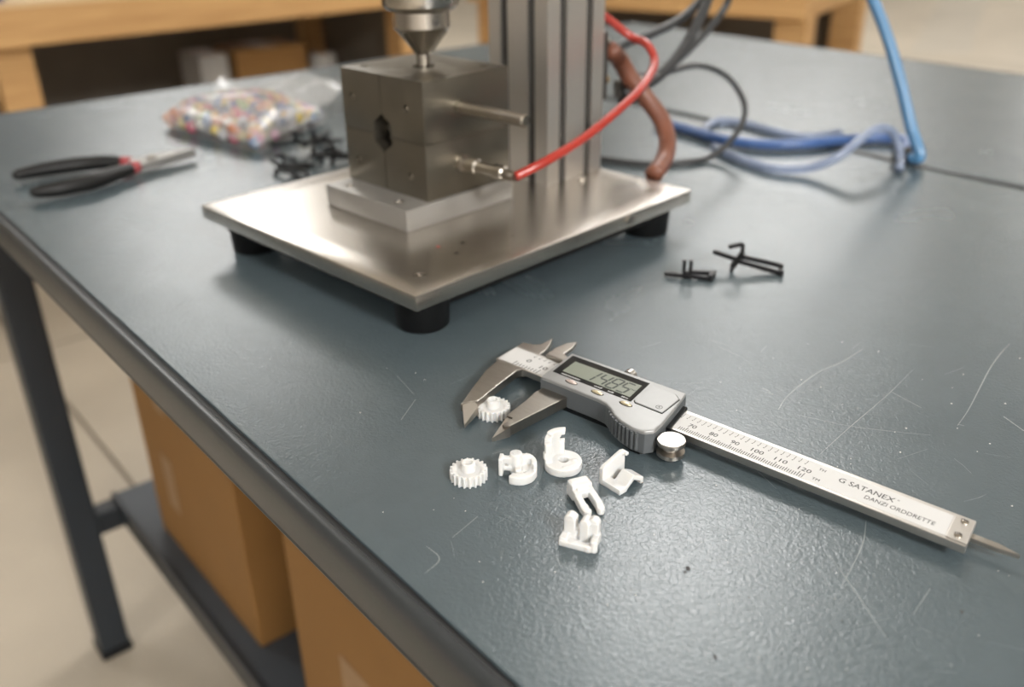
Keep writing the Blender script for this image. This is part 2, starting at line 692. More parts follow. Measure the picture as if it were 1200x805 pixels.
# thin flat strip across the far floor on the right
pl = [at(1065, 65, FLOOR), at(1138, 62, FLOOR), at(1165, -40, FLOOR), at(1125, -40, FLOOR)]
o = MB().prism([(p.x, p.y) for p in pl], FLOOR, FLOOR + 0.001).build('floor_strip', mat('floor_line', (0.36, 0.32, 0.26), 0.6, noise=(4, 0.2)), floor)

# ceiling lamps (above the picture); those behind the viewer and by the back wall are added
for i, (x, y, sx, sy, pw) in enumerate(LAMPS):
    where = ['in front of the work table', 'far back on the left', 'far back on the right', 'at the left above the pine bench',
             'at the right over the open floor', 'behind the viewer on the left, added as front fill', 'behind the viewer on the right, added as front fill',
             'by the back wall on the left, added to brighten the wall', 'by the back wall on the right, added to brighten the wall'][i]
    t = thing('ceiling_light', 'square white pendant lamp panel ' + where, 'lamp', (x, y, LAMP_Z))
    MB().box2((-sx / 2 - .03, -sy / 2 - .03, 0), (sx / 2 + .03, sy / 2 + .03, 0.035)).build('housing', M['fixture'], t)
    for wx in (-sx * .4, sx * .4):
        MB().cyl((wx, 0, 0.035), (wx, 0, CEIL - LAMP_Z), 0.002, n=8).build('hanging_wire', M['slot'], t)
    tag(t, group='ceiling lamps')


# ------------------------------------------------------------------ work tables
def edge_profile(mb, p0, p1, out, w=0.0075, h=0.026):
    """rounded edge moulding from p0 to p1, 'out' = outward direction (local coords)"""
    p0, p1, out = Vector(p0), Vector(p1), Vector(out)
    prof = [(0.0024, -0.0020), (0.0025, -0.0008), (0.0031, 0.0), (0.0042, -0.0003), (0.0058, -0.0013), (0.0069, -0.0028),
            (0.0075, -0.0050), (0.0076, -0.0085), (0.0074, -0.0215), (0.0070, -0.0225), (0.0070, -0.0232), (0.0074, -0.0240), (0.0066, -h), (0.0, -h), (0.0, -0.0020)]
    vs, fs = [], []
    n = len(prof)
    for p in (p0, p1):
        for a, z in prof:
            vs.append(p + out * a + Vector((0, 0, z)))
    fs = [tuple(range(n)), tuple(range(2 * n - 1, n - 1, -1))] + [(i, (i + 1) % n, n + (i + 1) % n, n + i) for i in range(n)]
    mb.add(vs, fs)


def make_table(label, s0, s1, t0, t1, legs, bead):
    t = thing('work_table', label, 'table', st(0, 0, FLOOR), TROT)
    Z = -FLOOR
    MB().box2((s0, -t1, Z - 0.026), (s1, -t0, Z)).build('table_top', M['table'], t, bevel=0.0006)
    e = MB()
    edge_profile(e, (s0, -t0, Z), (s1, -t0, Z), (0, 1, 0))
    e.build('edge_moulding', M['edge'], t, auto=40)
    e = MB()
    edge_profile(e, (s0, -t1, Z), (s1, -t1, Z), (0, -1, 0))
    e.build('edge_moulding', M['edge'], t, auto=40)
    e = MB()
    edge_profile(e, (s1, -t0 + 0.0076, Z), (s1, -t1 - 0.0076, Z), (1, 0, 0))
    e.build('edge_moulding', M['edge'], t, auto=40)
    e = MB()
    edge_profile(e, (s0, -t0 + 0.0076, Z), (s0, -t1 - 0.0076, Z), (-1, 0, 0))
    e.build('edge_moulding', M['edge'], t, auto=40)
    # dark bead seated between board and moulding
    MB().box2((s0, -t0, Z - 0.004), (s1, -t0 + bead, Z - 0.0014)).build('groove_bead', M['groove'], t)
    # under-frame
    for tt in (t0 + 0.03, t1 - 0.066):
        MB().box2((s0 + 0.03, -tt - 0.03, Z - 0.066), (s1 - 0.03, -tt, Z - 0.026)).build('frame_rail', M['frame'], t, bevel=0.002)
    for s, tt in legs:
        lg = MB().box2((s - 0.018, -tt - 0.036, 0.004), (s + 0.018, -tt, Z - 0.066)).build('leg', M['frame'], t, bevel=0.003)
        MB().box2((s - 0.020, -tt - 0.038, 0.0), (s + 0.020, -tt + 0.002, 0.012)).build('leg_cap', M['rubber'], lg, bevel=0.002)
    return t


table = make_table('blue-grey laminate work table carrying the caliper and the steel press', -0.80, 0.878, 0.0, 0.598,
                   [(0.836, 0.028), (0.836, 0.534), (-0.76, 0.028), (-0.76, 0.534)], 0.0026)
Z = -FLOOR
SH = Z - 0.48
for s in (0.836, -0.76):
    MB().box2((s - 0.014, -0.534, SH - 0.034), (s + 0.014, -0.064, SH - 0.004)).build('cross_member', M['frame'], table, bevel=0.003)
sh = MB().box2((-0.75, -0.52, SH - 0.004), (0.85, -0.096, SH)).build('under_shelf', M['shelf'], table, bevel=0.001)
MB().box2((-0.75, -0.098, SH - 0.030), (0.85, -0.092, SH + 0.003)).build('shelf_lip', M['frame'], sh, bevel=0.001)
table2 = make_table('grey laminate work table behind the seam, with the blue hose lying across', -0.80, 0.878, 0.6134, 1.050,
                    [(0.836, 0.65), (0.836, 0.98), (-0.76, 0.65), (-0.76, 0.98)], 0.0004)


# wear marks of the near table
def ribbon(mb, pts, w):
    pts = [Vector((p[0], p[1], 0)) for p in pts]
    k = len(pts)
    vs, fs = [], []
    for i, p in enumerate(pts):
        d = (pts[min(i + 1, k - 1)] - pts[max(i - 1, 0)]).normalized()
        sd = Vector((-d.y, d.x, 0))
        ww = w * (0.25 + 0.75 * math.sin(math.pi * (i + 0.4) / (k - 0.2)))
        vs += [p + sd * ww, p - sd * ww]
    for i in range(k - 1):
        fs.append((2 * i, 2 * i + 1, 2 * i + 3, 2 * i + 2))
    mb.add(vs, fs)


def top_mark(px):
    return at(px[0], px[1], 0)


marks = [([(1183, 403), (1172, 415), (1160, 432), (1148, 455), (1135, 480), (1122, 499)], 0.00022),
         ([(1122, 497), (1130, 499)], 0.00016),
         ([(1070, 433), (1044, 459), (1020, 480), (993, 503), (960, 533)], 0.00014),
         ([(1044, 459), (1080, 478)], 0.00016),
         ([(1010, 410), (985, 425), (958, 437), (925, 462), (912, 480)], 0.00045),
         ([(930, 485), (1000, 500), (1090, 510)], 0.0001),
         ([(1176, 488), (1200, 505)], 0.0003),
         ([(487, 468), (470, 492)], 0.00013), ([(465, 440), (485, 462)], 0.0001),
         ([(1015, 610), (1010, 640), (985, 690)], 0.0002), ([(975, 655), (1000, 690), (1040, 750)], 0.0002),
         ([(690, 600), (735, 625)], 0.0001), ([(500, 640), (515, 655), (498, 672)], 0.00018),
         ([(560, 605), (530, 630)], 0.00014), ([(1090, 690), (1070, 720)], 0.00014)]
mb = MB()
for pts, w in marks:
    pp = [top_mark(p) for p in pts]
    pp = spline(pp, 5) if len(pp) > 2 else pp
    ribbon(mb, [(p.x, p.y) for p in pp], w)
rs = random.Random(3)
for i in range(46):
    a = top_mark((rs.uniform(430, 1200), rs.uniform(400, 800)))
    ang = rs.choice([0.75, 2.2, 0.3]) + rs.gauss(0, 0.3)
    ln = rs.uniform(0.004, 0.02)
    b = a + Vector((math.cos(ang), math.sin(ang), 0)) * ln
    if (a - TO).dot(TN) > 0.01 and (b - TO).dot(TN) > 0.01:
        ribbon(mb, [(a.x, a.y), ((a.x + b.x) / 2 + rs.gauss(0, .0004), (a.y + b.y) / 2), (b.x, b.y)], rs.uniform(0.00003, 0.00007))


def to_table(mb, z):
    r = Matrix.Rotation(-TROT, 3, 'Z')
    for i, v in enumerate(mb.v):
        w = r @ (Vector((v.x, v.y, 0)) - Vector((TO.x, TO.y, 0)))
        mb.v[i] = Vector((w.x, w.y, -FLOOR + z + v.z))
    return mb


tag(to_table(mb, 0.00003).build('scratches', M['scratch'], table), kind='stuff')
mb = MB()
for px, r in (((806, 666), 0.0010), ((803, 670), 0.0006), ((838, 770), 0.0008), ((1127, 717), 0.0006), ((987, 728), 0.0004), ((878, 700), 0.0003)):
    p = top_mark(px)
    mb.prism([(p.x + r * rs.uniform(.6, 1.1) * math.cos(a * .785), p.y + 1.6 * r * rs.uniform(.6, 1.1) * math.sin(a * .785)) for a in range(8)], 0, 0.00004)
tag(to_table(mb, 0.00002).build('specks', M['speck'], table), kind='stuff')
mb = MB()
for i in range(70):
    p = top_mark((rs.uniform(420, 1200), rs.uniform(400, 800)))
    r = rs.uniform(0.00010, 0.00028)
    if (p - TO).dot(TN) > 0.01:
        mb.prism([(p.x + r * math.cos(a * 1.05), p.y + r * math.sin(a * 1.05)) for a in range(6)], 0, 0.00008)
for px in ((1178, 473), (1195, 420), (1115, 473), (1062, 502), (1055, 530), (1160, 520), (1186, 593)):
    p = top_mark(px)
    mb.prism([(p.x + .0004 * math.cos(a * 1.05), p.y + .0004 * math.sin(a * 1.05)) for a in range(6)], 0, 0.00008)
tag(to_table(mb, 0.00002).build('dust', M['dust'], table), kind='stuff')


# ------------------------------------------------------------------ cardboard boxes under the table
def carton(label, s0, s1, t0, t1, h, marks=()):
    t = thing('cardboard_box', label, 'box', st((s0 + s1) / 2, (t0 + t1) / 2, -0.48), TROT, 'cardboard boxes on the under-shelf')
    a, b = (s1 - s0) / 2, (t1 - t0) / 2
    MB().box2((-a, -b, 0), (a, b, h)).build('carton', M['card'], t, bevel=0.002)
    for sg in (-1, 1):
        MB().box2((-a, min(0, sg * b) + (0.001 if sg > 0 else 0), h), (a, max(0, sg * b) - (0.001 if sg < 0 else 0), h + 0.003)).build('flap', M['card'], t)
    MB().box2((-a * .999, -0.024, h + 0.003), (a * .999, 0.024, h + 0.0034)).build('tape', M['tape'], t)
    for (x, z, w, hh) in marks:
        MB().box2((x - w / 2, b, z - hh / 2), (x + w / 2, b + 0.0006, z + hh / 2)).build('paper_label', M['tape'], t, bevel=0.0002)
    return t


carton('brown cardboard box beside the table leg, far one on the under-shelf', 0.480, 0.742, 0.118, 0.46, 0.345,
       [(0.045, 0.225, 0.03, 0.05), (0.06, 0.10, 0.03, 0.07)])
carton('brown cardboard box nearer the viewer on the under-shelf, partly cut by the frame', 0.13, 0.382, 0.118, 0.46, 0.345, [(0.02, 0.10, 0.05, 0.06)])


# ------------------------------------------------------------------ pine benches behind
def bench(label, origin_st, ln, dp, legs, rot_extra=0.0):
    """local x along the front, local y into the bench, top at z = 0.66"""
    t = thing('pine_workbench', label, 'workbench', st(*origin_st, FLOOR), rot_extra)
    zt = -FLOOR - 0.040
    MB().box2((0, 0, zt - 0.089), (ln, 0.038, zt)).build('front_rail', M['wood'], t, bevel=0.003)
    for x0 in (0.0, ln - 0.038):
        MB().box2((x0, 0.038, zt - 0.089), (x0 + 0.038, dp, zt)).build('side_rail', M['wood'], t, bevel=0.003)
    n = 5
    for i in range(n):
        MB().box2((0.0, dp * i / n, zt), (ln, dp * (i + 1) / n - 0.003, zt + 0.012)).build('top_board', M['woodtop'], t, bevel=0.001)
    for x in legs:
        for y in (0.0385, dp - 0.095):
            MB().box2((x, y, 0), (x + 0.089, y + 0.089, zt - 0.0)).build('leg', M['wood'], t, bevel=0.003)
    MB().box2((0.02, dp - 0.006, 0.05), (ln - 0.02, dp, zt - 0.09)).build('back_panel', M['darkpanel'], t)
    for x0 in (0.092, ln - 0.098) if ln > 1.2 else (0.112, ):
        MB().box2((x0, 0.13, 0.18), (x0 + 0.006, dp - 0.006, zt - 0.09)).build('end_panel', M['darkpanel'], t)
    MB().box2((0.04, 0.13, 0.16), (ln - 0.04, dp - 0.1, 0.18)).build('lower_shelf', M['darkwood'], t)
    return t


# bench across the back on the left: front faces the table end (front runs along t)
benchA = bench('long pine workbench across the back left with a dark space under it', (2.29, -0.75), 2.46, 0.75, [1.13, 2.30], TROT - math.pi / 2)
# local x = +t ; local y = +s
benchB = bench('pine workbench with its corner showing behind the loose cables at right', (2.262, 1.757), 1.08, 0.75, [0.02, 0.989], math.radians(-32))


def back_box(name, label, cat, s, t, z, ls, lt, h, mt):
    o = thing(name, label, cat, st(s, t, z), TROT)
    MB().box2((-ls / 2, -lt / 2, 0), (ls / 2, lt / 2, h)).build('carton', mt, o, bevel=0.004)
    MB().box2((-ls / 2, -0.03, h), (ls / 2, 0.03, h + 0.001)).build('tape', M['tape'], o)
    return o


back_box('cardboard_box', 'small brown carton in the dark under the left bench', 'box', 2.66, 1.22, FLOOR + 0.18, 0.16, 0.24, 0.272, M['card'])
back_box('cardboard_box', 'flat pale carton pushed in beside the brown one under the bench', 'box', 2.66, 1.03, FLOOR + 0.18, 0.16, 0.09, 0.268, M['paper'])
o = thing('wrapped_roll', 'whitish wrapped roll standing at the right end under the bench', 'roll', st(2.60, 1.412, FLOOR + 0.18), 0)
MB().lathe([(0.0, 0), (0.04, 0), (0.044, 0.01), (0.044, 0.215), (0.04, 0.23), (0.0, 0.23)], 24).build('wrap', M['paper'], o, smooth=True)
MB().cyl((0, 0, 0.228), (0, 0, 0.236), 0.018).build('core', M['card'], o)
o = thing('blue_bin', 'dark blue plastic bin at the top left on the pine bench', 'bin', st(2.42, 0.335, FLOOR + 0.672), TROT)
MB().box2((-.10, -.10, 0), (.10, .10, 0.006)).build('bin_floor', M['bluebin'], o)
for a, b in (((-.10, -.10, .006), (-.095, .10, .12)), ((.095, -.10, .006), (.10, .10, .12)), ((-.095, -.10, .006), (.095, -.095, .12)), ((-.095, .095, .006), (.095, .10, .12))):
    MB().box2(a, b).build('bin_side', M['bluebin'], o)


# ------------------------------------------------------------------ steel press
PO, PU, PN = frame2(at(487, 347.5, 0.0290), 135.04)
PS = 0.969                             # size of the press against its drawing below
PZ = 0.0067                            # height gained by the taller feet
PROT = math.atan2(PN.y, PN.x)          # local x = q (right-back), local y = p (left-back)
press = thing('bench_press', 'steel bench press with mould block, chuck and slotted column on a nickel base plate', 'press',
              (PO.x, PO.y, PZ), PROT)
press.scale = (PS, PS, PS)
ZP0, ZP1 = 0.0140, 0.0232


def pw(q, p, z):
    """press coordinates to world"""
    return Vector((PO.x, PO.y, PZ)) + (PN * q + PU * p + Vector((0, 0, z))) * PS


base = MB().box2((0, 0, ZP0), (0.246, 0.222, ZP1)).build('base_plate', M['plate'], press, bevel=0.0008)
holes = [MB().cyl((q, p, ZP1 - 0.004), (q, p, ZP1 + 0.001), r, n=20) for q, p, r in
         ((0.020, 0.020, 0.0036), (0.020, 0.200, 0.0036), (0.226, 0.020, 0.0036), (0.226, 0.200, 0.0036),
          (0.070, 0.040, 0.0016), (0.056, 0.030, 0.0016), (0.098, 0.026, 0.0010))]
cut(base, holes)
for q, p in ((0.020, 0.020), (0.020, 0.200), (0.226, 0.020), (0.226, 0.200)):
    MB().lathe([(0.0, ZP1 - 0.004), (0.0033, ZP1 - 0.004), (0.0033, ZP1 - 0.0008), (0.0028, ZP1 - 0.0002), (0.0016, ZP1 - 0.0002), (0.0013, ZP1 - 0.002), (0, ZP1 - 0.002)], 18, (q, p, 0)).build('cap_screw', M['chrome'], base, auto=40)
MB().cyl((0.0555, 0.0455, ZP1), (0.0555, 0.0455, ZP1 + 0.0002), 0.0011, n=14).build('red_dot', M['red'], base)
MB().cyl((0.0, 0, 0), (0, -0.0012, 0), 0.0030, n=16).build('side_screw', M['chrome'], base, loc=(0.178, 0, 0.0190))
for q, p in ((0.0215, 0.0215), (0.0215, 0.196), (0.226, 0.0215), (0.226, 0.196)):
    MB().lathe([(0.0, -PZ / PS), (0.0135, -PZ / PS), (0.0148, -PZ / PS + 0.0014), (0.0160, ZP0), (0.0, ZP0)], 28, (q, p, 0)).build('rubber_foot', M['rubber'], press, auto=40)
MB().box2((0.010, 0.010, ZP0 - 0.0085), (0.236, 0.212, ZP0)).build('underplate_shade', M['rubber'], press, bevel=0.001)  # black sheet added below the plate in place of the shade there
# mounting block
ZB = 0.0370
mblock = MB().box2((0.0585, 0.0770, ZP1), (0.150, 0.160, ZB)).build('mounting_block', M['alu'], press, bevel=0.0007)
cut(mblock, [MB().cyl((0.068, p, ZB - 0.003), (0.068, p, ZB + 0.001), 0.0034, n=18) for p in (0.0955, 0.145)])
for p in (0.0955, 0.145):
    MB().lathe([(0.0, ZB - 0.003), (0.0031, ZB - 0.003), (0.0031, ZB - 0.0002), (0.0016, ZB - 0.0002), (0.0012, ZB - 0.0015), (0, ZB - 0.0015)], 16, (0.068, p, 0)).build('cap_screw', M['chrome'], mblock, auto=40)
# two mould halves with a hexagonal port
q0, q1, p0, p1 = 0.0787, 0.1500, 0.0799, 0.1606
ZS, ZM = 0.0723, 0.1098
hexo = [(0.1205 + 0.0108 * math.cos(math.radians(60 * i + 30)) * 0.92, 0.0735 + 0.0122 * math.sin(math.radians(60 * i + 30))) for i in range(6)]


def port_cutter():
    c = MB()
    pts = hexo
    vs = [(q0 - 0.002, y, z) for y, z in pts] + [(q0 + 0.022, y, z) for y, z in pts]
    c.add(vs, [tuple(range(6)), tuple(range(11, 5, -1))] + [(i, (i + 1) % 6, 6 + (i + 1) % 6, 6 + i) for i in range(6)])
    return c


def hole_x(p, z, r, d=0.004):
    return MB().cyl((q0 - 0.002, p, z), (q0 + d, p, z), r, n=18)


lower = MB().box2((q0, p0, ZB), (q1, p1, ZS - 0.0001)).build('lower_mould_half', M['steel'], press, bevel=0.0006)
cut(lower, [port_cutter(), MB().box2((q0 - 0.002, 0.1202, ZB - 0.002), (q0 + 0.0004, 0.1207, ZM + 0.002)), hole_x(0.1485, 0.0515, 0.0024), hole_x(0.0955, 0.0505, 0.0024)])
upper = MB().box2((q0, p0, ZS + 0.0001), (q1, p1, ZM)).build('upper_mould_half', M['steel'], press, bevel=0.0006)
cut(upper, [port_cutter(), MB().box2((q0 - 0.002, 0.1202, ZB - 0.002), (q0 + 0.0004, 0.1207, ZM + 0.002)), hole_x(0.1500, 0.0925, 0.0024), hole_x(0.0958, 0.0922, 0.0024),
            MB().cyl((0.1145, 0.120, ZM - 0.004), (0.1145, 0.120, ZM + 0.001), 0.0072, n=28),
            MB().cyl((0.139, 0.0905, ZM - 0.004), (0.139, 0.0905, ZM + 0.001), 0.0028, n=18),
            MB().cyl((0.090, 0.1495, ZM - 0.004), (0.090, 0.1495, ZM + 0.001), 0.0028, n=18)])
for par, pts in ((lower, ((0.1485, 0.0515), (0.0955, 0.0505))), (upper, ((0.1500, 0.0925), (0.0958, 0.0922)))):
    for p, z in pts:
        MB().cyl((q0 + 0.0030, p, z), (q0 + 0.0015, p, z - 0.0002), 0.0021, 0.0016, n=16).build('set_screw', M['chrome'], par, auto=40)
# toothed insert seen inside the port
star = []
for i in range(16):
    r = 0.0062 if i % 2 else 0.0088
    a = math.radians(i * 22.5)
    star.append((0.1205 + r * math.cos(a), 0.0735 + r * 1.05 * math.sin(a)))
sm = MB()
k = len(star)
cc = (0.1205, 0.0735)
vs = [(q0 + 0.010, y, z) for y, z in star] + [(q0 + 0.020, y, z) for y, z in star]
sm.add(vs, [tuple(range(k)), tuple(range(2 * k - 1, k - 1, -1))] + [(i, (i + 1) % k, k + (i + 1) % k, k + i) for i in range(k)])
sm.build('port_insert', M['slot'], press)
# ejector pins on the right-hand face
pin = MB()
zq = 0.1092
pin.cyl((zq, p0 + 0.004, 0.0904), (zq, 0.0262, 0.0904), 0.0038, n=24)
pin.cyl((zq, 0.0262, 0.0904), (zq, 0.0250, 0.0904), 0.0038, 0.0030, n=24)
pn = pin.build('guide_pin', M['pin'], press, auto=40)
MB().cyl((zq, p0, 0.0904), (zq, p0 - 0.0012, 0.0904), 0.0056, n=24).build('pin_collar', M['steel'], pn, auto=40)
fit = MB()
zq2 = 0.1083
fit.lathe([(0, 0), (0.0052, 0), (0.0052, 0.003), (0.0036, 0.0035), (0.0036, 0.006), (0.0046, 0.0065), (0.0046, 0.014), (0.0036, 0.0146), (0.0036, 0.030),
           (0.0045, 0.0305), (0.0045, 0.037), (0.0034, 0.0378), (0.0034, 0.044), (0.0026, 0.045), (0.0026, 0.047), (0, 0.047)], 24)
fo = fit.build('hose_nipple', M['pin'], press, auto=40)
fo.location = (zq2, p0, 0.0560)
fo.rotation_euler = (math.radians(90), 0, 0)
MB().cyl((0, 0, 0.0308), (0, 0.0047, 0.0308), 0.0012, n=12).build('release_button', M['black'], fo)
lp = MB().lathe([(0, 0), (0.0042, 0), (0.0042, 0.0035), (0.0030, 0.0040), (0.0030, 0.0075), (0, 0.0075)], 20).build('side_pin', M['brass'], press, auto=40)
lp.location = (0.094, p1, 0.1010)
lp.rotation_euler = (math.radians(-90), 0, 0)
# chuck above the mould
cx, cy = 0.1145, 0.1200
MB().lathe([(0, ZM - 0.003), (0.0044, ZM - 0.003), (0.0046, ZM + 0.0075), (0.0058, ZM + 0.009), (0.0160, 0.1320), (0.0, 0.1320)], 40, (cx, cy, 0)).build('chuck_nose', M['chrome'], press, auto=25)
for i in range(3):
    a = math.radians(70 + 120 * i)
    MB().bar((cx + 0.0056 * math.cos(a), cy + 0.0056 * math.sin(a), ZM + 0.0092), (cx + 0.0156 * math.cos(a), cy + 0.0156 * math.sin(a), 0.1316), 0.0032, 0.0022).build('chuck_jaw', M['steel'], press, bevel=0.0003)
MB().lathe([(0, 0.1320), (0.0165, 0.1320), (0.0178, 0.1338), (0.0178, 0.1432), (0.0168, 0.1440), (0.0, 0.1440)], 40, (cx, cy, 0)).build('chuck_sleeve', M['chrome'], press, auto=25)
for i in range(3):
    a = math.radians(20 + 120 * i)
    MB().cyl((cx + 0.0170 * math.cos(a), cy + 0.0170 * math.sin(a), 0.1378), (cx + 0.0180 * math.cos(a), cy + 0.0180 * math.sin(a), 0.1378), 0.0021, n=16).build('key_hole', M['slot'], press)
MB().lathe([(0, 0.1440), (0.0205, 0.1440), (0.0235, 0.1466), (0.0240, 0.1490), (0.0240, 0.1750), (0.0225, 0.1770), (0.0, 0.1770)], 40, (cx, cy, 0)).build('chuck_body', M['chrome'], press, auto=25)
MB().cyl((cx, cy, 0.177), (cx, cy, 0.330), 0.014, n=28).build('spindle', M['chrome'], press, auto=40)
# slotted aluminium column
cq0, cq1, cp0, cp1 = 0.1860, 0.2440, 0.0790, 0.1340
ZC = 0.42


def slot_outline(a0, b0, a1, b1):
    """square section with two shallow T-slots per side"""
    pts = []
    cor = [(a0, b0), (a1, b0), (a1, b1), (a0, b1)]
    for i in range(4):
        A, B = Vector(cor[i]), Vector(cor[(i + 1) % 4])
        d = (B - A)
        ln = d.length
        d.normalize()
        nn = Vector((-d.y, d.x))          # inwards (ccw outline)
        pts.append(tuple(A))
        for c in (0.27, 0.73):
            m0 = ln * c
            for off, dep in ((-0.0035, 0), (-0.0035, 0.0022), (-0.0060, 0.0022), (-0.0060, 0.0070), (0.0060, 0.0070), (0.0060, 0.0022), (0.0035, 0.0022), (0.0035, 0)):
                pts.append(tuple(A + d * (m0 + off) + nn * dep))
    return pts


MB().prism(slot_outline(cq0, cp0, cq1, cp1), ZP1, ZC).build('column', M['extrusion'], press)
MB().box2((cq0 + .002, cp0 + .002, ZC), (cq1 - .002, cp1 - .002, ZC + 0.004)).build('column_cap', M['black'], press, bevel=0.001)
MB().box2((cx - 0.022, cy - 0.028, 0.250), (cq0 - 0.0002, cy + 0.028, 0.310)).build('spindle_arm', M['alu'], press, bevel=0.002)
# dark strips added inside the slots to stand for their shade
for f_ in (0.27, 0.73):
    pm, qm = cp0 + (cp1 - cp0) * f_, cq0 + (cq1 - cq0) * f_
    for lo, hi in (((cq0 + 0.0030, pm - 0.0052, ZP1), (cq0 + 0.0066, pm + 0.0052, ZC)), ((cq1 - 0.0066, pm - 0.0052, ZP1), (cq1 - 0.0030, pm + 0.0052, ZC)),
                   ((qm - 0.0052, cp0 + 0.0030, ZP1), (qm + 0.0052, cp0 + 0.0066, ZC)), ((qm - 0.0052, cp1 - 0.0066, ZP1), (qm + 0.0052, cp1 - 0.0030, ZC))):
        MB().box2(lo, hi).build('slot_shade', M['slotshade'], press)
# foot bracket screws beside the column
for q, p in ((0.214, 0.071),):
    MB().lathe([(0, ZP1), (0.0032, ZP1), (0.0032, ZP1 + 0.0022), (0.0026, ZP1 + 0.0028), (0, ZP1 + 0.0028)], 16, (q, p, 0)).build('column_screw', M['chrome'], press, auto=40)
# valve block on the far side of the column
vb = MB().box2((cq1, 0.088, 0.070), (cq1 + 0.016, 0.112, 0.118)).build('valve_block', M['slot'], press, bevel=0.0008)
for (q, p, z, r, ln, mt) in ((cq1 + 0.016, 0.095, 0.109, 0.0035, 0.007, 'chrome'), (cq1 + 0.016, 0.104, 0.094, 0.003, 0.006, 'alu'), (cq1 + 0.016, 0.093, 0.083, 0.0032, 0.005, 'brass')):
    MB().cyl((q, p, z), (q + ln, p, z), r, n=18).build('port_fitting', M[mt], vb, auto=40)
e1 = MB().cyl((cq1 + 0.006, 0.092, 0.118), (cq1 + 0.006, 0.092, 0.128), 0.0045, n=18).build('copper_union', M['copper'], press, auto=40)
e2 = MB().cyl((cq1 + 0.005, 0.092, 0.140), (cq1 + 0.005, 0.092, 0.152), 0.0040, n=18).build('brass_union', M['brass'], press, auto=40)
e3 = MB().cyl((cq1 + 0.006, 0.092, 0.128), (cq1 + 0.006, 0.092, 0.140), 0.0028, n=14).build('union_stem', M['slot'], press, auto=40)
e4 = MB().lathe([(0, 0.046), (0.0050, 0.046), (0.0050, 0.052), (0.0035, 0.053), (0.0035, 0.070), (0, 0.070)], 18, (cq1 + 0.006, 0.094, 0)).build('drain_fitting', M['brass'], press, auto=40)


# ------------------------------------------------------------------ hoses and cables
def hose(name, label, cat, pts, r, mt, k=10, n=12, group=None):
    o = MB().tube(spline(pts, k), r, n).build(name, mt, None, smooth=True)
    return tag(o, label, cat, group)


nip = pw(zq2, p0 - 0.0465, 0.0560)
red_end = pw(cq1 + 0.004, 0.090, 0.133)
dn = (nip - CAMP).dot(_fw)
de = (red_end - CAMP).dot(_fw)
hose('red_air_tube', 'red pneumatic tube bowing from the mould fitting to the back of the column', 'tube',
     [nip, atd(640, 189, dn + 0.005), atd(682, 163, dn + 0.022), atd(720, 133, dn + 0.04), atd(752, 102, dn + 0.06), atd(767, 74, dn + 0.08), atd(758, 52, dn + 0.09),
      atd(738, 42, dn + 0.10), pw(cq1 + 0.006, 0.090, 0.1315), pw(cq1 - 0.002, 0.090, 0.1300)],
     0.0028, M['red'], 10, 14)
hose('brown_rubber_hose', 'thick brown rubber hose arching down behind the base plate', 'hose',
     [atd(714, 58, 0.645), atd(726, 70, 0.660), atd(739, 92, 0.668), atd(757, 115, 0.672), atd(775, 140, 0.672), atd(782, 165, 0.668), atd(778, 187, 0.660), at(766, 205, 0.0296)],
     0.0064, M['brown'], 10, 16)
cn = thing('cable_connector', 'black cable connector cluster with glints as white screws behind the column', 'connector', atd(742, 118, 0.69), math.radians(20))
MB().box2((-0.009, -0.006, 0), (0.009, 0.006, 0.020)).build('connector_body', M['black'], cn, bevel=0.001)
MB().box2((-0.015, -0.004, 0.004), (-0.009, 0.004, 0.016)).build('connector_plug', M['slot'], cn, bevel=0.0006)
for x_, z_ in ((-0.006, 0.017), (0.003, 0.016), (-0.005, 0.007)):
    MB().cyl((x_, -0.006, z_), (x_, -0.0085, z_), 0.0026, n=16).build('screw', M['fixture'], cn, auto=40)  # white heads put the cluster's glints into the colour
hose('black_loop_cable', 'black cable making a round loop at the right of the column', 'cable',
     [atd(732, 110, 0.665), atd(757, 95, 0.685), atd(790, 82, 0.735), atd(822, 77, 0.78), atd(852, 90, 0.80), atd(870, 115, 0.80), atd(872, 138, 0.79), atd(858, 163, 0.78),
      at(833, 184, 0.004), at(800, 190, 0.003), at(760, 192, 0.003), at(705, 186, 0.003), at(660, 176, 0.003)], 0.0026, M['cable'], 10, 10)
for i, (lab, pts, r) in enumerate((
        ('thick black cable climbing up to the right, nearest the loop', [atd(728, 118, 0.69), atd(752, 104, 0.70), atd(778, 84, 0.71), atd(800, 58, 0.72), atd(818, 26, 0.73), atd(832, -10, 0.74), atd(850, -90, 0.76), atd(850, -260, 0.85)], 0.0042),
        ('slim black cable rising beside the thick one at top right', [atd(722, 100, 0.70), atd(760, 92, 0.73), atd(790, 74, 0.755), atd(818, 48, 0.77), atd(842, 20, 0.78), atd(856, -8, 0.79), atd(872, -90, 0.77), atd(870, -260, 0.86)], 0.0030),
        ('grey cable sagging from the column towards the upper right', [atd(716, 62, 0.68), atd(735, 50, 0.69), atd(762, 40, 0.71), atd(788, 28, 0.73), atd(812, 10, 0.745), atd(828, -14, 0.755), atd(846, -90, 0.78), atd(846, -260, 0.88)], 0.0036))):
    hose('black_cable', lab, 'cable', pts, r, M['cable'], 10, 10, 'cables rising from the press')
hb = at(1077, 188, 0.0052)
dh = (hb - CAMP).dot(_fw)
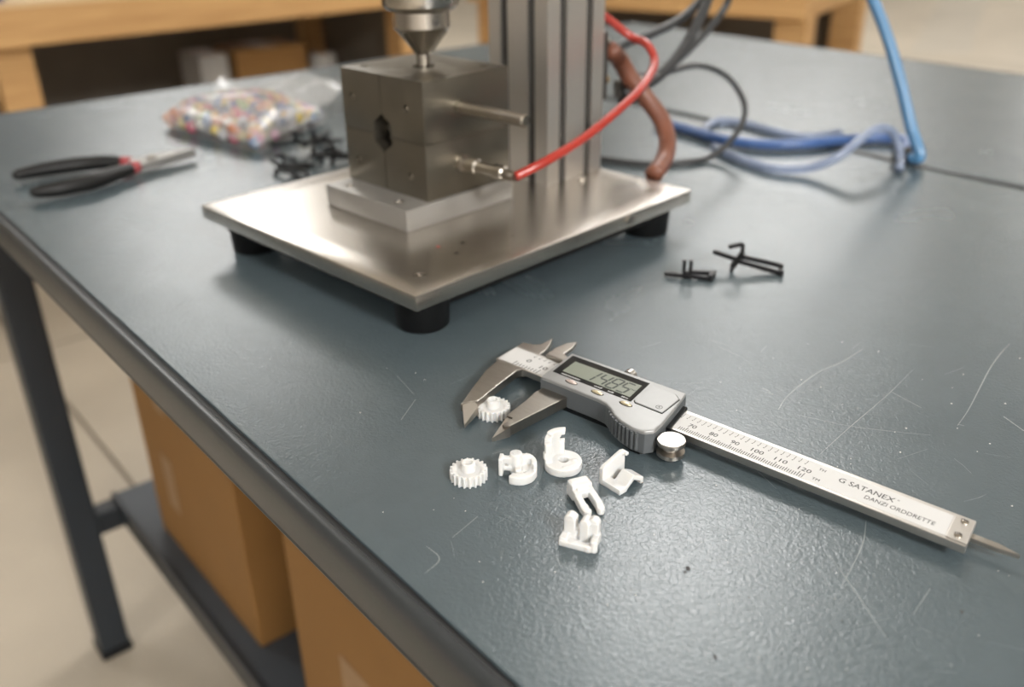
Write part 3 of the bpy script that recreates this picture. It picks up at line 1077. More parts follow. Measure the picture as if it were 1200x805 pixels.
hose('blue_air_hose', 'light blue air hose coming down from above onto the table seam', 'hose',
     [hb + Vector((-0.004, 0.006, 0)), hb + Vector((0, 0, 0.004)), atd(1068, 150, dh), atd(1056, 100, dh), atd(1042, 50, dh), atd(1024, 2, dh), atd(1002, -45, dh), atd(960, -120, dh + 0.02), atd(880, -240, dh + 0.08), atd(800, -380, dh + 0.16)],
     0.0047, M['blue'], 10, 14)
hose('dark_blue_hose', 'dark blue hose lying flat along the table seam', 'hose',
     [at(770, 143, 0.005), at(805, 152, 0.005), at(845, 163, 0.005), at(890, 169, 0.005), at(940, 169, 0.005), at(990, 164, 0.005), at(1030, 162, 0.005), at(1062, 166, 0.005), hb + Vector((-0.012, 0.012, 0))],
     0.0046, M['blue2'], 10, 12)
hose('pale_blue_hose', 'pale blue hose curling in a low arch before the blue air hose', 'hose',
     [at(836, 172, 0.004), at(868, 186, 0.004), at(905, 197, 0.004), at(945, 197, 0.006), at(978, 186, 0.014), at(1003, 168, 0.024), at(1024, 152, 0.030), at(1042, 152, 0.028), at(1052, 168, 0.016), at(1055, 187, 0.005), at(1054, 197, 0.004)],
     0.0036, M['blue3'], 10, 12)
hose('pale_blue_hose', 'pale blue hose in a flat bend behind the dark blue one', 'hose',
     [at(826, 160, 0.004), at(828, 148, 0.004), at(845, 141, 0.004), at(872, 144, 0.004), at(905, 153, 0.004), at(945, 160, 0.004), at(985, 155, 0.004)], 0.0036, M['blue3'], 10, 12)
cp = thing('hose_coupling', 'small black coupling at the foot of the blue air hose', 'coupling', at(1059, 188, 0), math.radians(35))
MB().cyl((-0.009, 0, 0.0055), (0.009, 0, 0.0055), 0.0055, n=18).build('coupling_body', M['black'], cp, auto=40)
MB().cyl((-0.013, 0, 0.0055), (-0.009, 0, 0.0055), 0.0040, n=16).build('coupling_ring', M['chrome'], cp, auto=40)


# ------------------------------------------------------------------ digital caliper (local millimetres)
def mm(p):
    return tuple(c * 0.001 for c in p)


cal = thing('digital_caliper', 'silver digital caliper reading 14.85, jaws closed on a white gear', 'caliper', (0.013835, 0.385679, 0), math.radians(-41.2))


def cprism(name, pts, z0, z1, mt, parent=cal, bevel=0.0, seg=2, auto=None):
    return MB().prism([(x * .001, y * .001) for x, y in pts], z0 * .001, z1 * .001).build(name, mt, parent, bevel=bevel * .001, seg=seg, auto=auto)


# beam and its engraved foil
beam = cprism('beam', [(-23.2, -6.6), (195.2, -8.2), (193.6, 9.0), (-23.8, 10.4)], 4.2, 7.5, M['cbeam'], bevel=0.35)
foil = cprism('scale_foil', [(-22.3, -5.6), (187.6, -6.4), (186.4, 7.0), (-23.3, 8.9)], 7.5, 7.60, M['scale'], beam)
tick = MB()


def yl(x, y):            # follows the slightly converging beam edges
    return y


for i in range(0, 9):
    x = -13.2 + i * 1.8
    tick.box(mm((x + 0.0, -4.3 + (0.5 if i in (0, 8) else 0), 7.61)), mm((0.45, 2.4 + (1.4 if i in (0, 8) else 0), 0.03)))
for i in range(0, 56):
    x = 78.6 + i * 1.0
    big = (i - 3) % 10 == 0 or i == 55
    half = (i - 3) % 5 == 0
    ln = 3.6 if big else (2.9 if half else 2.3)
    tick.box(mm((x, -5.7 + ln / 2, 7.61)), mm((0.30, ln, 0.03)))
for i in range(0, 23):
    x = 75.0 + i * 2.55
    ln = 2.1 if i % 4 else 2.8
    tick.box(mm((x, 6.6 - ln / 2, 7.61)), mm((0.22, ln, 0.03)))
    tick.box(mm((x - 0.25, 6.6 - ln - 0.5, 7.61)), mm((0.5, 0.5, 0.03)))
for i in range(5):
    x = -9.0 + i * 3.0
    tick.box(mm((x, 8.0 - 0.7, 7.61)), mm((0.22, 1.5, 0.03)))
    tick.box(mm((x - 0.3, 6.2, 7.61)), mm((0.7, 0.7, 0.03)))
tag(tick.build('graduation', M['ink'], beam), kind='stuff')
for s, x in (('70', 82.3), ('80', 92.4), ('90', 102.3), ('100', 112.0), ('110', 122.2), ('120', 132.2)):
    text(s, 0.0036, M['ink'], beam, mm((x, -0.2, 7.61)), width=0.0036 if len(s) == 2 else 0.0052)
text('0', 0.0042, M['ink'], beam, mm((-9.0, 1.4, 7.61)), sx=1.3)
text('10', 0.0040, M['ink'], beam, mm((0.6, 0.2, 7.61)), sx=1.3)
text('TH', 0.0024, M['ink'], beam, mm((138.0, 3.9, 7.61)), width=0.0028)
text('TM', 0.0024, M['ink'], beam, mm((138.6, -3.5, 7.61)), width=0.0030)
text('G SATANEX', 0.0044, M['ink'], beam, mm((156.0, 2.1, 7.61)), width=0.0212)
text('o', 0.0016, M['ink'], beam, mm((167.8, 3.4, 7.61)))
text('DANZI ORDDRETTE', 0.0034, M['ink'], beam, mm((170.0, -2.4, 7.61)), width=0.0255)
# end stop with two screws and the depth rod
cprism('end_stop', [(187.9, -7.0), (195.1, -7.2), (193.5, 8.0), (186.7, 7.8)], 7.5, 7.9, M['cbeam'], beam, bevel=0.15)
for x, y in ((190.6, 5.0), (191.2, -4.2)):
    sc = MB().lathe([(0, 0), (0.0014, 0), (0.0014, 0.0005), (0.0009, 0.0009), (0, 0.0010)], 18).build('screw', M['chrome'], beam, auto=40)
    sc.location = mm((x, y, 7.9))
    MB().box((0, 0, 0.00098), (0.0024, 0.0004, 0.00012)).build('screw_slot', M['ink'], sc)
cprism('depth_rod', [(186, 0.9), (203.5, 1.0), (210.3, 2.2), (203.0, 4.0), (186, 4.1)], 3.6, 5.4, M['csteel'], bevel=0.15)

# fixed jaws
fj = [(-23.9, 10.4), (-23.1, -2.0), (-21.6, -7.2), (-18.7, -19.1), (-12.2, -35.2), (-7.2, -46.6), (-6.4, -49.0),
      (-4.6, -43.8), (-2.2, -42.6), (-4.0, -31.6), (-6.3, -17.6), (-7.4, -9.4), (-6.4, -7.0), (-5.0, -6.4), (-5.0, 10.0)]
fixed = cprism('fixed_jaw', fj, 3.4, 7.46, M['csteel'], bevel=0.4)
tipm = MB()
tipm.add([mm(p) for p in ((-7.0, -47.2, 7.2), (-5.0, -42.4, 7.5), (-0.6, -43.8, 6.2), (3.0, -56.6, 3.8),
                          (-7.0, -47.2, 2.2), (-5.0, -42.4, 2.2), (-0.6, -43.8, 2.2), (3.0, -56.6, 2.2))],
         [(0, 1, 2), (0, 2, 3), (4, 7, 6, 5), (0, 3, 7, 4), (3, 2, 6, 7), (2, 1, 5, 6), (1, 0, 4, 5)])
tipm.build('jaw_tip', M['ctip'], fixed)
uf = [(-23.7, 9.4), (-24.7, 15.4), (-19.1, 16.9), (-16.2, 19.3), (-16.0, 28.5), (-12.6, 22.4), (-10.7, 17.4), (-9.6, 9.6)]
cprism('inside_jaw', uf, 3.6, 7.3, M['csteel'], fixed, bevel=0.4)
# sliding jaws
mj = [(12.8, -12.0), (12.6, -20.4), (14.2, -28.2), (15.4, -40.0), (16.2, -43.8), (19.4, -43.4), (19.6, -50.6), (22.8, -49.4), (26.6, -15.0), (26.4, -12.0)]
slj = cprism('sliding_jaw', mj, 2.6, 7.8, M['csteel'], bevel=0.4)
tipm = MB()
tipm.add([mm(p) for p in ((16.3, -43.9, 7.2), (19.3, -43.9, 7.2), (22.9, -49.2, 7.2), (19.6, -57.2, 4.2),
                          (16.3, -43.9, 2.2), (22.9, -49.2, 2.2), (19.6, -57.2, 2.4))],
         [(0, 1, 2, 3), (4, 6, 5), (0, 3, 6, 4), (3, 2, 5, 6), (2, 1, 0, 4, 5)])
tipm.build('jaw_tip', M['csteel'], slj)
um = [(-5.0, 9.4), (-5.8, 18.5), (-4.6, 25.4), (-1.5, 29.7), (0.8, 23.2), (1.5, 15.6), (6.0, 13.4), (9.5, 12.6), (9.5, 9.6)]
cprism('inside_jaw', um, 7.5, 9.4, M['csteel'], slj, bevel=0.5)

# display housing
outl = [(11.4, -14.6), (8.4, 12.6), (70.4, 13.9), (72.4, 4.0), (75.8, -14.2), (76.4, -20.6), (73.8, -24.0), (68.5, -24.8), (61.4, -23.0),
        (56.3, -20.6), (52.1, -17.4), (48.2, -15.2), (43.6, -14.6)]


def smooth_outline(pts, idx):
    out = []
    n = len(pts)
    for i in range(n):
        p = Vector(pts[i])
        if i in idx:
            a, b = Vector(pts[i - 1]), Vector(pts[(i + 1) % n])
            out += [tuple(p + (a - p) * 0.22), tuple(p), tuple(p + (b - p) * 0.22)]
        else:
            out.append(tuple(p))
    return out


house = cprism('housing', outl, 4.6, 13.2, M['csat'], bevel=0.9, seg=3, auto=35)


def inset(pts, d):
    c = Vector((sum(p[0] for p in pts) / len(pts), sum(p[1] for p in pts) / len(pts)))
    return [tuple(Vector(p) + (c - Vector(p)).normalized() * d) for p in pts]


cprism('housing_side', [(x, y - 0.12) if y < 0 else (x, y) for x, y in inset(outl, -0.12)][:1] + inset(outl, -0.12)[1:], 2.4, 11.7, M['cgrey'], house, bevel=0.3)
cprism('back_cover', inset(outl, 3.4), 0.0, 2.6, M['bezel'], house)
# thumb grip ridges on the bulge
gp = [(52.6, -17.9), (54.4, -19.6), (56.3, -20.9), (58.8, -22.2), (61.4, -23.2), (63.8, -23.9), (66.2, -24.5), (68.5, -24.95), (70.6, -24.9)]
for i, (x, y) in enumerate(gp):
    r = MB().cyl(mm((x, y, 3.6)), mm((x, y, 11.9)), 0.00085, n=12).build('grip_ridge', M['cgrey'], house, smooth=False, auto=40)
# bezel, liquid crystal window, digits
cprism('display_bezel', [(12.9, -7.7), (10.5, 10.6), (53.4, 10.9), (55.9, -7.7)], 13.2, 13.38, M['bezel'], bevel=0.12)
cprism('display_window', [(16.2, -4.6), (15.2, 6.4), (51.9, 6.7), (53.5, -5.0)], 13.38, 13.43, M['lcd'])
SEG = {'1': 'bc', '4': 'fgbc', '8': 'abcdefg', '5': 'afgcd'}


def digit(ch, x, y, w, h, sl, th=0.75):
    mb = MB()
    P = {'a': ((0, h), (w, h)), 'g': ((0, h / 2), (w, h / 2)), 'd': ((0, 0), (w, 0)), 'b': ((w, h / 2), (w, h)), 'c': ((w, 0), (w, h / 2)),
         'f': ((0, h / 2), (0, h)), 'e': ((0, 0), (0, h / 2))}
    for s in SEG[ch]:
        (ax, ay), (bx, by) = P[s]
        a = Vector((x + ax + sl * ay, y + ay, 13.45)) * 0.001
        b = Vector((x + bx + sl * by, y + by, 13.45)) * 0.001
        d = (b - a).normalized() * 0.0003
        mb.bar(a + d, b - d, th * 0.001, 0.00003)
    return mb.build('digit', M['seg'], cal)


for ch, x in (('1', 27.2), ('4', 33.6), ('8', 39.6), ('5', 45.4)):
    digit(ch, x - 0.4, -3.9, 4.1, 9.2, 0.10, 1.0)
text('mm', 0.0022, M['seg'], cal, mm((51.2, 1.2, 13.44)), name='unit_mark')
text('micrometer', 0.0020, M['print'], cal, mm((22.6, -6.5, 13.39)), name='key_legend', sx=1.1)
text('on/off', 0.0017, M['print'], cal, mm((37.6, -6.5, 13.39)), name='key_legend')
text('hold', 0.0017, M['print'], cal, mm((44.4, -6.5, 13.39)), name='key_legend')
text('zero', 0.0019, M['print'], cal, mm((52.0, -6.5, 13.39)), name='key_legend')
for x, y, mt in ((25.6, -10.4, 'btn2'), (40.2, -10.7, 'btn'), (55.4, -10.8, 'btn')):
    w = MB().prism([(3.3e-3 * math.cos(a * math.pi / 12), 1.35e-3 * math.sin(a * math.pi / 12)) for a in range(24)], 0.0, 0.00018).build('button_well', M['bezel'], cal)
    w.location = mm((x, y, 13.12))
    prof = MB()
    vs = []
    for k, (sc_, z) in enumerate(((1, 0.0), (1, 0.5), (0.86, 0.85), (0.5, 1.0))):
        for a in range(24):
            vs.append((2.9e-3 * sc_ * math.cos(a * math.pi / 12), 1.0e-3 * sc_ * math.sin(a * math.pi / 12), z * 0.001))
    fs = [tuple(range(23, -1, -1)), tuple(range(72, 96))]
    for k in range(3):
        fs += [(k * 24 + a, k * 24 + (a + 1) % 24, (k + 1) * 24 + (a + 1) % 24, (k + 1) * 24 + a) for a in range(24)]
    prof.add(vs, fs)
    b = prof.build('button', M[mt], w, auto=60)
# battery door with its mark
door = [(56.0, 9.2), (67.4, 9.6), (71.2, 6.6), (71.6, -7.6), (58.0, -7.4), (56.6, -6.0)]
cprism('battery_seam', inset(door, -0.35), 13.15, 13.24, M['bezel'])
bd = cprism('battery_door', door, 13.15, 13.75, M['csat'], bevel=0.3)
ringm = MB().ring([mm((68.2 + 1.5 * math.cos(a * .2618), -4.6 + 1.5 * math.sin(a * .2618))) for a in range(24)],
                  [mm((68.2 + 1.25 * math.cos(a * .2618), -4.6 + 1.25 * math.sin(a * .2618))) for a in range(24)], 0.01375, 0.01378)
ringm.build('open_mark', M['ink'], bd)
text('A', 0.0018, M['ink'], bd, mm((68.2, -4.6, 13.77)), name='open_mark')
# thumb wheel and clamp screw
wheel = MB().lathe([(0, 0), (0.0052, 0), (0.0058, 0.0006), (0.0058, 0.0022), (0.0034, 0.0030), (0.0034, 0.0048), (0.0058, 0.0054), (0.0060, 0.0066), (0.0057, 0.0074), (0, 0.0074)], 40)
w = wheel.build('thumb_wheel', M['wheel'], cal, auto=35)
w.location = mm((82.6, -17.4, 2.4))
MB().cyl((0, 0, -0.0024), (0, 0, 0), 0.0022, n=18).build('wheel_stem', M['slot'], w, auto=40)
cprism('wheel_bracket', [(74.6, -18.0), (74.6, -12.5), (81.6, -13.6), (84.6, -16.4), (82.2, -18.8)], 4.9, 6.4, M['cgrey'], bevel=0.2)
cl = MB().lathe([(0, 0), (0.0021, 0), (0.0021, 0.0016), (0.0030, 0.0018), (0.0030, 0.0050), (0.0024, 0.0056), (0, 0.0056)], 20).build('clamp_screw', M['cbeam'], cal, auto=35)
cl.location = mm((39.0, 13.2, 9.8))
cl.rotation_euler = (math.radians(-90), 0, 0)
# slider collar where the beam leaves the housing
cprism('slider_collar', [(70.2, 10.6), (73.4, 10.6), (76.8, -9.4), (73.0, -9.4)], 3.0, 8.6, M['bezel'], bevel=0.2)


# ------------------------------------------------------------------ white moulded parts
def gear_mesh(teeth=20, R=7.6, r=6.5, h=4.6):
    out = []
    for i in range(teeth):
        a0 = 2 * math.pi * i / teeth
        st_ = 2 * math.pi / teeth
        for f, rr in ((-0.30, r), (-0.24, r + 0.25), (-0.15, R - 0.1), (-0.10, R), (0.10, R), (0.15, R - 0.1), (0.24, r + 0.25), (0.30, r)):
            a = a0 + f * st_
            out.append((rr * math.cos(a) * .001, rr * math.sin(a) * .001))
    n = len(out)
    mb = MB()
    # toothed rim, then a dished web and a raised hub with a blind bore
    lv = [(1.0, 0.0, None), (1.0, h, None), (None, h, 5.6), (None, h - 0.7, 4.6), (None, h - 0.7, 2.95), (None, h + 3.0, 2.75), (None, h + 3.1, 1.95), (None, h + 1.2, 1.75)]
    vs = []
    for sc_, z, rr in lv:
        for (x, y) in out:
            if rr is None:
                vs.append((x, y, z * .001))
            else:
                a = math.atan2(y, x)
                vs.append((rr * .001 * math.cos(a), rr * .001 * math.sin(a), z * .001))
    fs = [tuple(range(n - 1, -1, -1))]
    for k in range(len(lv) - 1):
        fs += [(k * n + i, k * n + (i + 1) % n, (k + 1) * n + (i + 1) % n, (k + 1) * n + i) for i in range(n)]
    fs.append(tuple((len(lv) - 1) * n + i for i in range(n)))
    mb.add(vs, fs)
    return mb


def on_table(px, py, z=0.0):
    p = at(px, py, z)
    return Vector((p.x, p.y, 0))


g = gear_mesh().build('gear', M['white'], None, auto=30)
g.location = on_table(549.5, 560.0)
g.rotation_euler = (0, 0, 0.1)
tag(g, 'white plastic gear lying free on the table, left of the loose parts', 'gear', 'white plastic gears')
g2 = g.copy()
COL.objects.link(g2)
g2.location = on_table(578.3, 485.0)
g2.rotation_euler = (0, 0, 0.25)
tag(g2, 'white plastic gear held between the caliper jaws', 'gear')


def bxm(mb, lo, hi):
    return mb.box2(mm(lo), mm(hi))


def arc_wall(mb, cx, cy, r0, r1, a0, a1, z0, z1, n=20):
    o_ = circle(cx * .001, cy * .001, r1 * .001, n, a0, a1)
    i_ = circle(cx * .001, cy * .001, r0 * .001, n, a1, a0)
    mb.prism(o_ + i_, z0 * .001, z1 * .001)


WG = 'loose white plastic parts by the caliper'
# bracket with a centre post and curved skirt
t = thing('plastic_bracket', 'white plastic bracket with a hollow centre post and a curved skirt', 'plastic part', on_table(608.5, 557.5), 0.0, WG)
mb = MB()
arc_wall(mb, 0, 0, 3.9, 7.0, -128, 12, 0, 3.9, 26)
arc_wall(mb, 0, 0.2, 5.2, 7.1, -12, 66, 0.0, 6.8, 18)
arc_wall(mb, 0, 0, 0.0, 5.6, -35, 100, 0.0, 3.6, 18)
arc_wall(mb, 0, 0, 0.0, 5.4, -60, 70, 0.0, 1.6, 18)                           # web floor
mb.cyl(mm((-1.2, 2.6, 0)), mm((-1.2, 2.6, 9.4)), 0.0025, n=28)
mb.box(mm((-0.4, 0.6, 2.2)), mm((2.4, 5.6, 4.4)))                             # rib down to the skirt
mb.box(mm((0.2, -2.6, 1.7)), mm((3.4, 4.6, 3.4)))
r = Matrix.Rotation(math.radians(-8), 3, 'Z')
mb.box(mm((-4.6, 2.0, 2.8)), mm((6.6, 2.1, 2.2)), r)
mb.box(mm((-4.6, 2.0, 6.5)), mm((6.6, 2.1, 3.0)), r)
mb.box(mm((-6.6, 2.2, 4.4)), mm((1.8, 1.9, 3.4)), r)
mb.box(mm((-2.9, 1.9, 4.4)), mm((2.9, 1.9, 4.0)), r)
mb.box(mm((-7.2, 1.9, 4.2)), mm((1.6, 4.8, 8.0)), r)                             # flange plate
mb.bar(mm((-0.8, 3.4, 5.6)), mm((5.2, 3.6, 4.6)), 0.0020, 0.0048)
mb.bar(mm((-0.8, 3.2, 6.6)), mm((4.4, 4.4, 5.4)), 0.0022, 0.0034)
mb.box(mm((6.4, -0.6, 3.4)), mm((1.5, 2.6, 5.8)))
moulded('bracket_body', mb, M['white'], t)
mb = MB().ring(circle(0, 0, 0.0015, 20), circle(0, 0, 0.0010, 20), 0, 0.0005)
o = mb.build('post_rim', M['white'], t, smooth=False)
o.location = mm((-1.2, 2.6, 9.1))

# round disc with an upright arm
t = thing('plastic_lever', 'white plastic disc with a hole and an upright hooked arm', 'plastic part', on_table(660.0, 539.0, 0.0034), 0.0, WG)
mb = MB()
mb.ring(circle(0, 0, 0.0077, 48), circle(0.0002, 0.0004, 0.0021, 48), 0, 0.0034)
arc_wall(mb, 0, 0, 4.7, 7.7, 104, 200, 0, 12.0, 22)
arc_wall(mb, 0, 0, 4.7, 7.7, 82, 106, 0, 9.2, 8)
arc_wall(mb, 0, 0, 4.7, 7.7, 98, 176, 11.4, 13.4, 18)
arc_wall(mb, 0, 0, 4.7, 7.7, 80, 150, 12.4, 14.6, 18)
arc_wall(mb, 0, 0, 4.6, 8.3, 184, 200, 5.2, 8.2, 8)
mb.cyl(mm((4.6, -0.6, 3.0)), mm((4.6, -0.6, 3.75)), 0.0012, n=18)
arc_wall(mb, 0, 0, 4.6, 5.6, -95, -40, 3.2, 3.75, 10)
moulded('lever_body', mb, M['white'], t)

# two-pronged fork
t = thing('plastic_fork', 'white plastic fork clip with two prongs pointing at the viewer', 'plastic part', on_table(686, 590, 0.0), math.radians(20), WG)
mb = MB()
tilt = Matrix.Rotation(math.radians(10), 3, 'X')
mb.box(mm((0, 5.6, 3.4)), mm((8.4, 5.2, 6.6)))
mb.box(mm((0, 6.6, 6.0)), mm((6.8, 2.8, 2.2)))
mb.box(mm((0, 2.4, 3.6)), mm((7.8, 3.4, 3.4)), tilt)
mb.cyl(mm((-2.6, 3.0, 4.6)), mm((2.6, 3.0, 4.6)), 0.0016, n=18)
for sx in (-1, 1):
    mb.bar(mm((sx * 2.9, 3.4, 3.4)), mm((sx * 3.2, -5.4, 2.0)), 0.0026, 0.0036)
    mb.bar(mm((sx * 3.2, -4.6, 2.0)), mm((sx * 2.9, -8.2, 1.5)), 0.0028, 0.0030)
    mb.cyl(mm((sx * 2.7, -7.8, 0.2)), mm((sx * 2.7, -7.8, 3.2)), 0.0015, n=16)
mb.box(mm((-1.9, -5.2, 2.0)), mm((1.2, 2.2, 2.6)))
moulded('fork_body', mb, M['white'], t)

# angle bracket with a cranked strap
A = on_table(702, 566)
B = on_table(726, 581)
D = on_table(727.5, 552)
t = thing('plastic_angle', 'white plastic angle with an upright plate and a cranked strap', 'plastic part', A, math.atan2((D - A).y, (D - A).x), WG)
ab = math.atan2((B - A).y, (B - A).x) - math.atan2((D - A).y, (D - A).x)
L1 = (D - A).length * 1000
L2 = (B - A).length * 1000
mb = MB()
pl_ = [(0, 0), (L1, 0), (L1, 10.8), (L1 - 1.6, 11.2), (0.9, 8.2), (0, 7.2)]
k = len(pl_)
mb.add([mm((x, -2.0, z)) for x, z in pl_] + [mm((x, 0.0, z)) for x, z in pl_],
       [tuple(range(k)), tuple(range(2 * k - 1, k - 1, -1))] + [(i, (i + 1) % k, k + (i + 1) % k, k + i) for i in range(k)])
mb.box2(mm((L1 - 1.4, -3.6, 9.6)), mm((L1 + 0.3, -0.1, 11.0)))
wd = 8.0
prof = [(0, 0), (-L2, 0), (-L2 - 0.6, 2.0), (-L2 + 1.0, 2.6), (-1.0, 2.6)]
# base tongue
mb.box2(mm((0, -L2, 0)), mm((4.2, -0.2, 2.4)))
# cranked strap running along local x at the front


def strap(pts, y0, y1, th):
    up_ = [(x, z + th) for x, z in pts]
    poly = pts + up_[::-1]
    k = len(poly)
    vs = [mm((x, y0, z)) for x, z in poly] + [mm((x, y1, z)) for x, z in poly]
    mb.add(vs, [tuple(range(k)), tuple(range(2 * k - 1, k - 1, -1))] + [(i, (i + 1) % k, k + (i + 1) % k, k + i) for i in range(k)])


strap([(0.2, 0), (3.4, 0), (8.0, 3.6), (13.0, 0.8)], -L2, -L2 + 6.6, 2.3)
mb.box2(mm((12.0, -L2, 0.0)), mm((13.6, -L2 + 6.6, 2.8)))
moulded('angle_body', mb, M['white'], t)

# small frame clip with posts and a side hook
t = thing('plastic_clip', 'white plastic clip with two upright posts, nearest the viewer', 'plastic part', on_table(679.5, 637), math.radians(-24), WG)
mb = MB()
mb.box2(mm((-6.8, -4.0, 0)), mm((4.4, -1.4, 2.6)))                # front bar
mb.cyl(mm((4.2, -2.7, 0.2)), mm((4.2, -2.7, 2.7)), 0.0016, n=18)
mb.box2(mm((-6.8, -3.4, 0)), mm((-4.0, 3.8, 3.4)))
mb.box2(mm((-6.4, 1.0, 0)), mm((6.4, 3.8, 5.8)))                  # back wall
mb.box2(mm((-6.4, 0.2, 0)), mm((-2.0, 3.8, 9.2)))                 # left post
mb.cyl(mm((-4.2, 0.3, 9.0)), mm((-4.2, 3.7, 9.0)), 0.0022, n=20)
mb.cyl(mm((-2.6, 0.8, 9.8)), mm((-2.6, 3.2, 9.8)), 0.0009, n=14)
mb.box2(mm((-0.2, -0.6, 0)), mm((3.4, 3.8, 9.6)))                 # right post
mb.box2(mm((2.0, 0.4, 2.6)), mm((6.6, 3.8, 9.8)))
mb.cyl(mm((1.7, -0.4, 9.2)), mm((1.7, 3.7, 9.2)), 0.0018, n=20)
mb.cyl(mm((4.6, 0.6, 9.4)), mm((4.6, 3.7, 9.4)), 0.0021, n=20)
mb.box2(mm((5.0, -2.4, 2.0)), mm((7.2, 2.4, 5.4)))                # side hook
mb.cyl(mm((6.1, -2.4, 0.2)), mm((6.1, -2.4, 5.0)), 0.0014, n=18)
mb.box2(mm((-4.4, -1.8, 0)), mm((0.6, 1.6, 1.8)))
mb.cyl(mm((-2.2, 0.9, 3.6)), mm((-2.2, 0.2, 3.6)), 0.0011, n=16)
moulded('clip_body', mb, M['white'], t)


# ------------------------------------------------------------------ black clips
def clip_a(label, loc, rz, group):
    """flat runner with a double post and a U-shaped tail"""
    t = thing('black_clip', label, 'clip', loc, rz, group)
    MB().bar(mm((-14, 0, 2.2)), mm((13, -3.0, 2.0)), 0.0025, 0.0024).build('runner', M['black'], t, bevel=0.0003)
    MB().bar(mm((0, 0.5, 3.8)), mm((15, 4.2, 2.4)), 0.0029, 0.0027).build('runner', M['black'], t, bevel=0.0003)
    MB().bar(mm((12.6, -3.6, 2.0)), mm((15.4, 4.8, 2.0)), 0.0028, 0.0040).build('cross_bar', M['black'], t, bevel=0.0003)
    MB().box2(mm((-3.6, -1.6, 0)), mm((2.2, 2.0, 4.6))).build('foot', M['black'], t, bevel=0.0003)
    for x in (-2.6, 1.2):
        MB().box2(mm((x - 1.1, -0.8, 4.4)), mm((x + 1.1, 1.2, 11.5))).build('post', M['black'], t, bevel=0.0003)
    return t


def clip_b(label, loc, rz, group):
    """cross bar with a hook and two long prongs"""
    t = thing('black_clip', label, 'clip', loc, rz, group)
    MB().bar(mm((-15, 5.0, 9.0)), mm((0.5, 0, 6.4)), 0.0026, 0.0026).build('cross_bar', M['black'], t, bevel=0.0003)
    MB().bar(mm((-3.5, -3.2, 2.6)), mm((2.2, 2.4, 10.0)), 0.0030, 0.0026).build('upright', M['black'], t, bevel=0.0003)
    MB().bar(mm((2.2, 2.4, 9.4)), mm((1.8, 4.0, 15.6)), 0.0022, 0.0026).build('hook', M['black'], t, bevel=0.0003)
    MB().bar(mm((1.9, 3.9, 15.4)), mm((-6.5, 2.0, 13.6)), 0.0022, 0.0024).build('hook', M['black'], t, bevel=0.0003)
    MB().bar(mm((1.6, 3.6, 7.4)), mm((25.0, 2.6, 3.4)), 0.0024, 0.0026).build('prong', M['black'], t, bevel=0.0003)
    MB().bar(mm((0.4, -1.8, 6.2)), mm((25.5, -5.4, 1.6)), 0.0024, 0.0026).build('prong', M['black'], t, bevel=0.0003)
    for y, z in ((2.6, 2.0), (-5.4, 1.3)):
        MB().box2(mm((24.4, y - 1.5, 0)), mm((26.8, y + 1.5, z + 2.6))).build('prong_tip', M['black'], t, bevel=0.0003)
    MB().box2(mm((-4.6, -4.6, 0)), mm((-2.4, -1.8, 3.6))).build('foot', M['black'], t, bevel=0.0003)
    return t


GC = 'two black clips right of the press'
clip_a('small black plastic clip with twin posts, nearer the base plate', on_table(806, 326), math.radians(-10), GC)
clip_b('black plastic clip with a hooked end and two long prongs', on_table(864, 316), math.radians(-12), GC)
PG = 'heap of black clips behind the press'
heap_px = [(345, 198, 20, 'a', 0), (372, 190, 100, 'b', 0), (388, 178, -60, 'a', 0), (352, 180, 160, 'b', 0.004), (392, 192, 35, 'b', 0.0), (370, 175, 75, 'a', 0.006), (330, 204, -30, 'b', 0), (384, 168, 200, 'a', 0)]
heap_lab = ['black plastic clip at the left front of the heap behind the press', 'black plastic clip in the middle of the heap', 'black plastic clip near the mould block in the heap',
            'black plastic clip lying across others towards the bead bag', 'black plastic clip in the heap closest to the base plate corner', 'black plastic clip on top of the heap',
            'black plastic clip sticking out lowest at the left of the heap', 'black plastic clip furthest back in the heap']
for (px, py, dg_, kind, dz), lab in zip(heap_px, heap_lab):
    p = on_table(px, py)
    p.z = dz
    (clip_a if kind == 'a' else clip_b)(lab, p, math.radians(dg_), PG)

# ------------------------------------------------------------------ pliers
pr_o = on_table(157, 195)
hd = (on_table(227, 180) - on_table(90, 207))
prz = math.atan2(hd.y, hd.x)
pli = thing('pliers', 'needle-nose pliers with black handles and red collars, lying at the left', 'pliers', pr_o, prz)
inv = Matrix.Rotation(-prz, 3, 'Z')


def pl_loc(px, py, z):
    v = inv @ (at(px, py, z) - pr_o)
    return v


for name, pts, rr in (('handle', [(15, 206), (50, 199), (90, 193), (125, 190), (146, 190)], [0.0040, 0.0058, 0.0062, 0.0058, 0.0044]),
                      ('handle', [(35, 226), (70, 221), (108, 213), (138, 203), (156, 197)], [0.0042, 0.0062, 0.0066, 0.0060, 0.0046])):
    path = [pl_loc(px, py, 0.0072) for px, py in pts]
    sp = spline(path, 6)
    ks = len(sp)
    rads = []
    for i in range(ks):
        f = i / (ks - 1) * (len(rr) - 1)
        j = min(int(f), len(rr) - 2)
        rads.append(rr[j] + (rr[j + 1] - rr[j]) * (f - j))
    rads[0] *= 0.6
    h = MB().tube(sp, rads, 14).build(name, M['grip'], pli, smooth=True)
    d = (path[-1] - path[-2]).normalized()
    MB().tube([path[-1] - d * 0.002, path[-1] + d * 0.006], [0.0050, 0.0046], 14).build('collar', M['redgrip'], h, smooth=True)
j0 = pl_loc(152, 191, 0.0070)
j1 = pl_loc(163, 196, 0.0070)
pv = pl_loc(178, 189, 0.0070)
tipp = pl_loc(228, 178, 0.0070)
